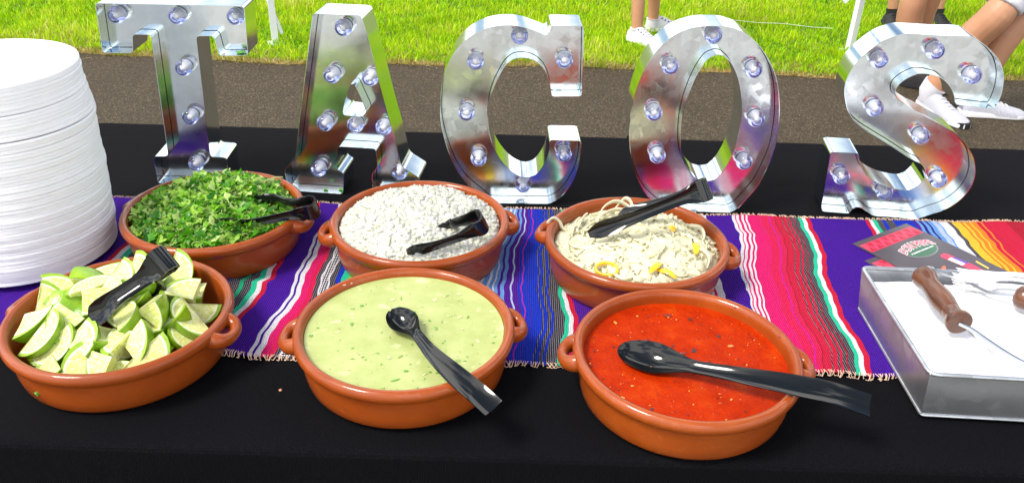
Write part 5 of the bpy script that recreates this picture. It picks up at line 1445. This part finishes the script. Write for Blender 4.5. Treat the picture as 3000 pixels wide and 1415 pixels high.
o = b.build('fabric_flap', M['white_paper'], None, smooth=False); tag(o, 'white cloth flap with a pointed tip hanging beside the right tent leg', 'cloth flap')
simple('cord_white', (0.75, 0.75, 0.70), 0.8)
b = MB(); b.tube(catmull([(1.30, 5.56, 0.03), (1.538, 5.457, 0.034), (1.72, 5.42, 0.04), (1.893, 5.381, 0.034), (2.02, 5.36, 0.035)], 5), 0.0014, 6); o = b.build('guy_cord', M['cord_white']); tag(o, 'thin white cord lying across the grass above the O', 'cord')
simple('blue_plastic', (0.03, 0.10, 0.42), 0.4)
b = MB(); b.tube(catmull([(2.265, 4.62, 0.004), (2.275, 4.60, 0.03), (2.290, 4.63, 0.045), (2.285, 4.66, 0.01)], 4), 0.007, 6, flat=0.4); o = b.build('blue_ribbon', M['blue_plastic']); tag(o, 'small scrap of blue ribbon at the edge of the grass', 'ribbon')

# ------------------------------------------------------------------ small food bits
LV = [(0, 0, 0.0006), (0.5, 0.1, 0), (0.3, 0.45, 0.0004), (-0.1, 0.4, 0), (-0.5, 0.25, 0.0005), (-0.4, -0.2, 0), (0.1, -0.4, 0.0004)]
simple('leaf_green', (0.07, 0.27, 0.02), 0.5)
simple('crumb_tan', (0.55, 0.28, 0.16), 0.7)
def letter_point(key, u, v_, dy=0.0):
    d = LETTERS[key]; a = R(d['yaw']); return (d['pos'][0] + u * math.cos(a) - dy * math.sin(a), d['pos'][1] + u * math.sin(a) + dy * math.cos(a), ZT + 0.0005 + v_)
def bit(name, p, s, mat, label, cat, flatz=1.0, wall=None):
    b = MB(); vs = [(x_ * s, y_ * s, z_ * 3) for x_, y_, z_ in LV] + [(x_ * s, y_ * s, z_ * 3 - 0.0012) for x_, y_, z_ in LV]
    fs = [(0, 1 + i, 1 + (i + 1) % 6) for i in range(6)] + [(7, 8 + (i + 1) % 6, 8 + i) for i in range(6)] + [(1 + i, 8 + i, 8 + (i + 1) % 6, 1 + (i + 1) % 6) for i in range(6)]
    b.add(vs, fs); o = b.build(name, M[mat], None, p, wall if wall else (0, 0, random.random() * 6), smooth=False); tag(o, label, cat, 'stray bits of food')
p = letter_point('T', 0.105, 0.2448, 0.012); bit('cilantro_leaf', p, 0.017, 'leaf_green', 'green herb scrap caught on the right arm of the T', 'herb scrap')
p = letter_point('A', -0.055, 0.0028, 0.012); bit('cilantro_leaf', p, 0.008, 'leaf_green', 'green herb scrap at the foot of the A, left of another', 'herb scrap')
p = letter_point('A', -0.028, 0.0028, 0.015); bit('cilantro_leaf', p, 0.008, 'leaf_green', 'green herb scrap inside the left foot of the A, right of another', 'herb scrap')
bit('cilantro_leaf', (-0.4965 - 0.0565, 0.8729 - 0.1165, ZT + 0.024), 0.0065, 'leaf_green', 'tiny green herb scrap stuck to the front of the lime bowl', 'herb scrap', wall=(R(86), 0, R(-26)))
bit('crumb', (-0.281, 0.803, ZT + 0.0018), 0.0045, 'crumb_tan', 'tan crumb on the black cloth left of the green salsa bowl', 'crumb')
bit('crumb', (0.322, 1.3125, ZT + 0.003), 0.007, 'crumb_tan', 'orange crumb at the foot of the O by the tongs', 'crumb')

# ------------------------------------------------------------------ people beyond the table
t = NT('skin')
n1 = t.noise(7, 4); n2 = t.noise(60, 4)
c = t.ramp(n1, [(0.3, (0.43, 0.205, 0.11)), (0.7, (0.51, 0.26, 0.15))])
c = t.mixc(t.maprange(n2, 0.55, 0.75, 0, 0.25), c, (0.46, 0.20, 0.12))
t.set(color=c, rough=0.48, spec=0.4, sss=0.12, sss_r=(0.012, 0.004, 0.002), sss_s=0.6); M['skin'] = t.m
simple('white_cotton', (0.62, 0.61, 0.66), 0.85, 0.03, 90, bump=0.3)
t = NT('knit_white'); co = t.coord()
wv = t.n('TexWave'); wv.inputs['Scale'].default_value = 55; wv.inputs['Distortion'].default_value = 4; wv.inputs['Detail'].default_value = 3; t.l(co, wv.inputs['Vector'])
t.set(color=t.ramp(wv.outputs['Fac'], [(0.2, (0.26, 0.26, 0.34)), (0.55, (0.58, 0.58, 0.62))]), rough=0.8); t.bump(wv.outputs['Fac'], 0.3, 0.002); M['knit_white'] = t.m
simple('white_sole', (0.82, 0.82, 0.82), 0.5, 0.03, 60)
simple('black_fabric', (0.012, 0.012, 0.013), 0.7, 0.2, 60, bump=0.3)
simple('navy_fabric', (0.02, 0.03, 0.07), 0.8, 0.2, 60)
simple('grey_fabric', (0.20, 0.20, 0.22), 0.85, 0.1, 60)
simple('teal_fabric', (0.05, 0.20, 0.22), 0.85, 0.1, 60)
simple('hair_brown', (0.05, 0.028, 0.014), 0.5, 0.4, 80)
simple('lace_grey', (0.10, 0.11, 0.20), 0.8, 0.1, 60)
simple('eye_dark', (0.02, 0.015, 0.012), 0.2)

def remesh(mb, name, vox, mat, parent, iters=3):
    me0 = mb.mesh(name, False); tmp = bpy.data.objects.new('tmp', me0); COL.objects.link(tmp)
    md = tmp.modifiers.new('r', 'REMESH'); md.mode = 'VOXEL'; md.voxel_size = vox; md.use_smooth_shade = True
    sm = tmp.modifiers.new('s', 'SMOOTH'); sm.iterations = iters; sm.factor = 0.5
    dg = bpy.context.evaluated_depsgraph_get(); me = bpy.data.meshes.new_from_object(tmp.evaluated_get(dg))
    bpy.data.objects.remove(tmp); me.materials.clear()
    me.polygons.foreach_set('use_smooth', [True] * len(me.polygons))
    return link(name, me, mat, parent)
def limb(b, pts, rad, n=14):
    P = catmull(pts, 5); rr = np.interp(np.linspace(0, len(rad) - 1, len(P)), range(len(rad)), rad)
    b.tube(P, list(rr), n)
def ball(b, c, r, n=14):
    prof = [(max(0.0, math.sin(math.pi * k / 10)) , -math.cos(math.pi * k / 10)) for k in range(11)]
    prof[0] = (0, -1); prof[-1] = (0, 1)
    q = MB().lathe(prof, n); b.add([(c[0] + x * r[0], c[1] + y * r[1], c[2] + z * r[2]) for x, y, z in q.v], q.f)
def shoe(parent, pos, ang, mat, length=0.275, sole='white_sole', laces='white_cotton', holes=False, h0=0.0):
    """pos = heel on the ground; the toe points along ang"""
    root = bpy.data.objects.new('shoe', None)
    st = [(0.0, 0.026, 0.062), (0.03, 0.034, 0.092), (0.065, 0.036, 0.102), (0.10, 0.037, 0.092), (0.14, 0.041, 0.074), (0.18, 0.046, 0.058), (0.22, 0.047, 0.046), (0.255, 0.040, 0.036), (0.272, 0.026, 0.026), (0.277, 0.010, 0.018)]
    k_ = length / 0.277
    secs = []
    for x, hw, h in st:
        sec = []
        for q in range(17):
            a = math.pi * q / 16; y = hw * math.copysign(abs(math.cos(a)) ** 0.75, math.cos(a)); zz = 0.012 + (h - 0.012) * math.sin(a) ** 0.85
            sec.append((x * k_, y * (1 + 0.1 * (x > 0.12)), zz))
        secs.append(sec)
    up_ = MB().loft(secs).build('shoe', M[mat], parent, pos, (0, 0, ang), angle=70)
    so = []
    for x, hw, h in [(-0.008, 0.018, 0.03), (0.01, 0.036, 0.030), (0.06, 0.040, 0.027), (0.12, 0.041, 0.024), (0.18, 0.049, 0.022), (0.23, 0.050, 0.021), (0.265, 0.040, 0.022), (0.284, 0.018, 0.024)]:
        so.append([(x * k_, -hw, 0.003), (x * k_, -hw * 1.04, h * 0.5), (x * k_, -hw, h), (x * k_, hw, h), (x * k_, hw * 1.04, h * 0.5), (x * k_, hw, 0.003)])
    MB().loft(so).build('sole', M[sole], up_, angle=50)
    for q in range(4):
        x = (0.115 + q * 0.022) * k_; zz = np.interp(x / k_, [s_[0] for s_ in st], [s_[2] for s_ in st])
        MB().tube([(x, -0.026, zz - 0.010), (x + 0.004, -0.010, zz + 0.002), (x + 0.004, 0.010, zz + 0.002), (x, 0.026, zz - 0.010)], 0.0035, 6).build('lace', M[laces], up_)
    if mat == 'knit_white':
        MB().loft([[(x_ * k_, y_ * w_, z_) for y_ in (-1, 1) for z_ in ((0.004, 0.026) if y_ < 0 else (0.026, 0.004))] for x_, w_ in ((0.262, 0.041), (0.278, 0.028), (0.2865, 0.012))]).build('toe_bumper', M['black_fabric'], up_)
    if holes:
        for q in range(5):
            for s_ in (-1, 1):
                x = (0.10 + q * 0.024) * k_; zz = np.interp(x / k_, [w_[0] for w_ in st], [w_[2] for w_ in st])
                b = MB(); ball(b, (x, s_ * 0.028, zz - 0.007), (0.006, 0.005, 0.004), 8); b.build('eyelet', M['lace_grey'], up_)
    return up_

def person(xy, legs, hip, label, shirt, shorts, shoe_mat, sock=None, sock_h=0.13, face=(0, -1), H=1.72, hem=0.50, slen=0.275, holes=False, sole='white_sole', calf=0.056, laces='white_cotton'):
    """legs: two dicts(ankle, knee, heel, toe) in world metres; hip: world pelvis centre"""
    ox, oy = xy; L_ = lambda p: Vector((p[0] - ox, p[1] - oy, p[2]))
    root = empty('person', (ox, oy, -0.008)); tag(root, label, 'person', 'people standing beyond the table')
    hp = L_(hip); fx, fy = face; fl = math.hypot(fx, fy); F_ = Vector((fx / fl, fy / fl, 0)); S_ = Vector((-F_.y, F_.x, 0))
    top = H - 0.0; sh_z = H * 0.82; neck_z = H * 0.86; head_c = hp + F_ * 0.03; head_c.z = H * 0.93
    b = MB()
    for i, lg in enumerate(legs):
        s_ = 1 if i == 0 else -1
        hj = hp + S_ * 0.085 * s_; kn = L_(lg['knee']); an = L_(lg['ankle']); he = L_(lg['heel']); to = L_(lg['toe'])
        fd = (to - he); fd.z = 0; fd.normalize()
        cb = kn.lerp(an, 0.30) - fd * 0.016
        c = calf
        limb(b, [hj + Vector((0, 0, 0.05)), hj.lerp(kn, 0.35), hj.lerp(kn, 0.75), kn + fd * 0.006, cb, kn.lerp(an, 0.65) - fd * 0.006, an], [0.088, 0.082, 0.064, c * 0.98, c, c * 0.78, c * 0.66], 16)
        b.tube([an + Vector((0, 0, 0.01)), an - fd * 0.01 - Vector((0, 0, 0.045)), an + fd * 0.05 - Vector((0, 0, 0.055)), an + fd * 0.13 - Vector((0, 0, 0.065))], [0.036, 0.033, 0.030, 0.018], 12)
    sh = Vector((hp.x, hp.y, sh_z))
    secs = []
    for f, w_, d_ in ((0.0, 0.155, 0.105), (0.25, 0.135, 0.092), (0.5, 0.14, 0.098), (0.8, 0.165, 0.11), (0.95, 0.17, 0.09), (1.03, 0.10, 0.07)):
        cc = hp.lerp(sh, f) - Vector((0, 0, 0.02)); secs.append([cc + S_ * (w_ * math.cos(a)) + F_ * (d_ * math.sin(a)) for a in np.linspace(0, 6.2832, 21)[:-1]])
    b.loft(secs)
    b.tube([sh, Vector((hp.x, hp.y, neck_z)), head_c], [0.062, 0.053, 0.050], 14)
    for s_ in (1, -1):
        sj = sh + S_ * 0.175 * s_ + Vector((0, 0, -0.02)); el = sj + S_ * 0.045 * s_ + Vector((0, 0, -0.29)) - F_ * 0.01; wr = el + Vector((0, 0, -0.245)) + F_ * 0.05
        limb(b, [sh + S_ * 0.10 * s_, sj, sj.lerp(el, 0.5), el, el.lerp(wr, 0.4), wr], [0.06, 0.053, 0.046, 0.037, 0.036, 0.026])
        pm = wr + Vector((0, 0, -0.05)) + F_ * 0.006
        b.tube([wr, pm, pm + Vector((0, 0, -0.035))], [0.027, 0.036, 0.034], 12, flat=0.55, upv=S_)
        for q, ln in enumerate((0.066, 0.076, 0.071, 0.056)):
            f0 = pm + F_ * (0.027 - 0.018 * q) + Vector((0, 0, -0.03))
            b.tube([f0, f0 + Vector((0, 0, -ln * 0.5)) - S_ * s_ * 0.004, f0 + Vector((0, 0, -ln * 0.93)) - S_ * s_ * 0.016], [0.0095, 0.0088, 0.0078], 8)
        t0 = wr + F_ * 0.022 + Vector((0, 0, -0.02)); b.tube([t0, t0 + F_ * 0.024 + Vector((0, 0, -0.03)), t0 + F_ * 0.030 + Vector((0, 0, -0.062)) - S_ * s_ * 0.006], [0.012, 0.011, 0.0088], 8)
    hb = MB(); ball(hb, (0, 0, 0), (0.076, 0.096, 0.118), 20); ball(hb, (0, 0.03, -0.055), (0.055, 0.062, 0.06), 16); ball(hb, (0, 0.098, -0.018), (0.014, 0.020, 0.022), 10)
    for s_ in (1, -1): ball(hb, (0.078 * s_, -0.004, -0.012), (0.010, 0.020, 0.032), 10)
    ball(hb, (0, 0.090, -0.062), (0.024, 0.010, 0.007), 10)
    def hx(p): return tuple(head_c + S_ * p[0] + F_ * p[1] + Vector((0, 0, p[2])))
    b.add([hx(p) for p in hb.v], hb.f)
    remesh(b, 'body', 0.0075, M['skin'], root, 2)
    eb = MB()
    for s_ in (1, -1): ball(eb, hx((0.030 * s_, 0.086, 0.002)), (0.010, 0.010, 0.008), 10)
    eb.build('eyes', M['eye_dark'], root)
    hb = MB(); ball(hb, (0, -0.020, 0.026), (0.084, 0.100, 0.108), 18); ball(hb, (0, -0.055, -0.03), (0.072, 0.062, 0.085), 16)
    b = MB(); b.add([hx(p) for p in hb.v], hb.f); remesh(b, 'hair', 0.009, M['hair_brown'], root, 2)
    b = MB(); secs = []
    for f, w_, d_ in ((-0.02, 0.18, 0.128), (0.25, 0.162, 0.118), (0.5, 0.162, 0.120), (0.8, 0.180, 0.126), (0.97, 0.178, 0.10), (1.03, 0.085, 0.075)):
        cc = hp.lerp(sh, f) - Vector((0, 0, 0.02)); secs.append([cc + S_ * (w_ * math.cos(a)) + F_ * (d_ * math.sin(a)) for a in np.linspace(0, 6.2832, 25)[:-1]])
    b.loft(secs)
    for s_ in (1, -1):
        sj = sh + S_ * 0.17 * s_ + Vector((0, 0, -0.02)); b.tube([sh + S_ * 0.08 * s_ + Vector((0, 0, -0.02)), sj, sj + S_ * 0.02 * s_ + Vector((0, 0, -0.17))], [0.075, 0.070, 0.066], 14)
    remesh(b, 'shirt', 0.010, M[shirt], root, 3)
    b = MB()
    secs = []
    for dz, w_, d_ in ((-0.10, 0.165, 0.125), (0.0, 0.180, 0.128), (0.08, 0.165, 0.118)): secs.append([hp + Vector((0, 0, dz)) + S_ * (w_ * math.cos(a)) + F_ * (d_ * math.sin(a)) for a in np.linspace(0, 6.2832, 25)[:-1]])
    b.loft(secs)
    for i, lg in enumerate(legs):
        hj = hp + S_ * 0.088 * (1 if i == 0 else -1); kn = L_(lg['knee']); f = (hj.z - hem) / max(hj.z - kn.z, 0.05)
        b.tube([hj, hj.lerp(kn, f * 0.5), hj.lerp(kn, f)], [0.104, 0.100, 0.092], 18)
    remesh(b, 'shorts', 0.010, M[shorts], root, 2)
    for lg in legs:
        he, to, an = L_(lg['heel']), L_(lg['toe']), L_(lg['ankle']); a = math.atan2(to.y - he.y, to.x - he.x)
        shoe(root, (he.x, he.y, 0.008), a, shoe_mat, slen, sole, laces, holes)
        if sock:
            kn = L_(lg['knee']); u = max(0, min(1, (sock_h - an.z) / (kn.z - an.z))); tp = an.lerp(kn, u)
            MB().tube([an + Vector((0, 0, -0.05)), an, an.lerp(tp, 0.6), tp, tp - Vector((0, 0, 0.004))], [0.042, calf * 0.66 + 0.005, calf * 0.70 + 0.005, calf * 0.74 + 0.005, calf * 0.5], 18).build('sock', M[sock], root)
def lg(heel, toe, ankle, knee): return dict(heel=heel, toe=toe, ankle=ankle, knee=knee)
# the person in white low sneakers on the lawn
person((0.78, 5.18), [lg((0.683, 5.090, 0), (0.86, 4.90, 0), (0.722, 5.055, 0.085), (0.725, 5.12, 0.46)), lg((0.815, 5.305, 0), (1.07, 5.33, 0), (0.853, 5.305, 0.085), (0.850, 5.30, 0.46))], (0.79, 5.22, 0.87),
       'person standing on the lawn in white lace sneakers and low white socks', 'teal_fabric', 'navy_fabric', 'white_cotton', 'white_cotton', 0.088, (0.8, -0.4), 1.62, 0.50, 0.25, True, calf=0.052, laces='white_sole')
# black-socked person farther back
person((2.65, 5.62), [lg((2.475, 5.66, 0), (2.47, 5.42, 0), (2.480, 5.60, 0.085), (2.455, 5.62, 0.47)), lg((2.79, 5.70, 0), (2.83, 5.45, 0), (2.80, 5.64, 0.085), (2.79, 5.66, 0.47))], (2.63, 5.66, 0.90),
       'person in black ankle socks and black shoes, farthest back behind the S', 'grey_fabric', 'black_fabric', 'black_fabric', 'black_fabric', 0.125, (0, -1), 1.72, 0.55, 0.27, False, 'black_fabric', 0.048, 'black_fabric')
# tan legs close together, black shoes on the path
person((2.11, 4.36), [lg((2.075, 4.365, 0), (2.30, 4.24, 0), (2.105, 4.355, 0.085), (2.020, 4.36, 0.47)), lg((2.145, 4.47, 0), (2.40, 4.40, 0), (2.180, 4.455, 0.085), (2.118, 4.42, 0.47))], (2.09, 4.42, 0.90),
       'person with tanned bare legs close together, wearing black shoes, behind the top of the S', 'navy_fabric', 'grey_fabric', 'black_fabric', None, 0.1, (0.9, -0.4), 1.74, 0.60, 0.27, False, 'black_fabric', 0.065, 'black_fabric')
# white shorts, white knit sneakers
person((2.22, 3.95), [lg((2.040, 4.040, 0), (2.150, 3.690, 0), (2.058, 4.000, 0.10), (2.225, 3.93, 0.50)), lg((2.190, 3.925, 0), (2.490, 3.915, 0), (2.255, 3.975, 0.10), (2.400, 4.02, 0.50))], (2.42, 3.99, 0.92),
       'person in white shorts and white knit sneakers stepping on the asphalt beside the S', 'grey_fabric', 'white_cotton', 'knit_white', 'white_cotton', 0.135, (0.6, -0.6), 1.80, 0.535, 0.32, False, 'white_sole', 0.076)
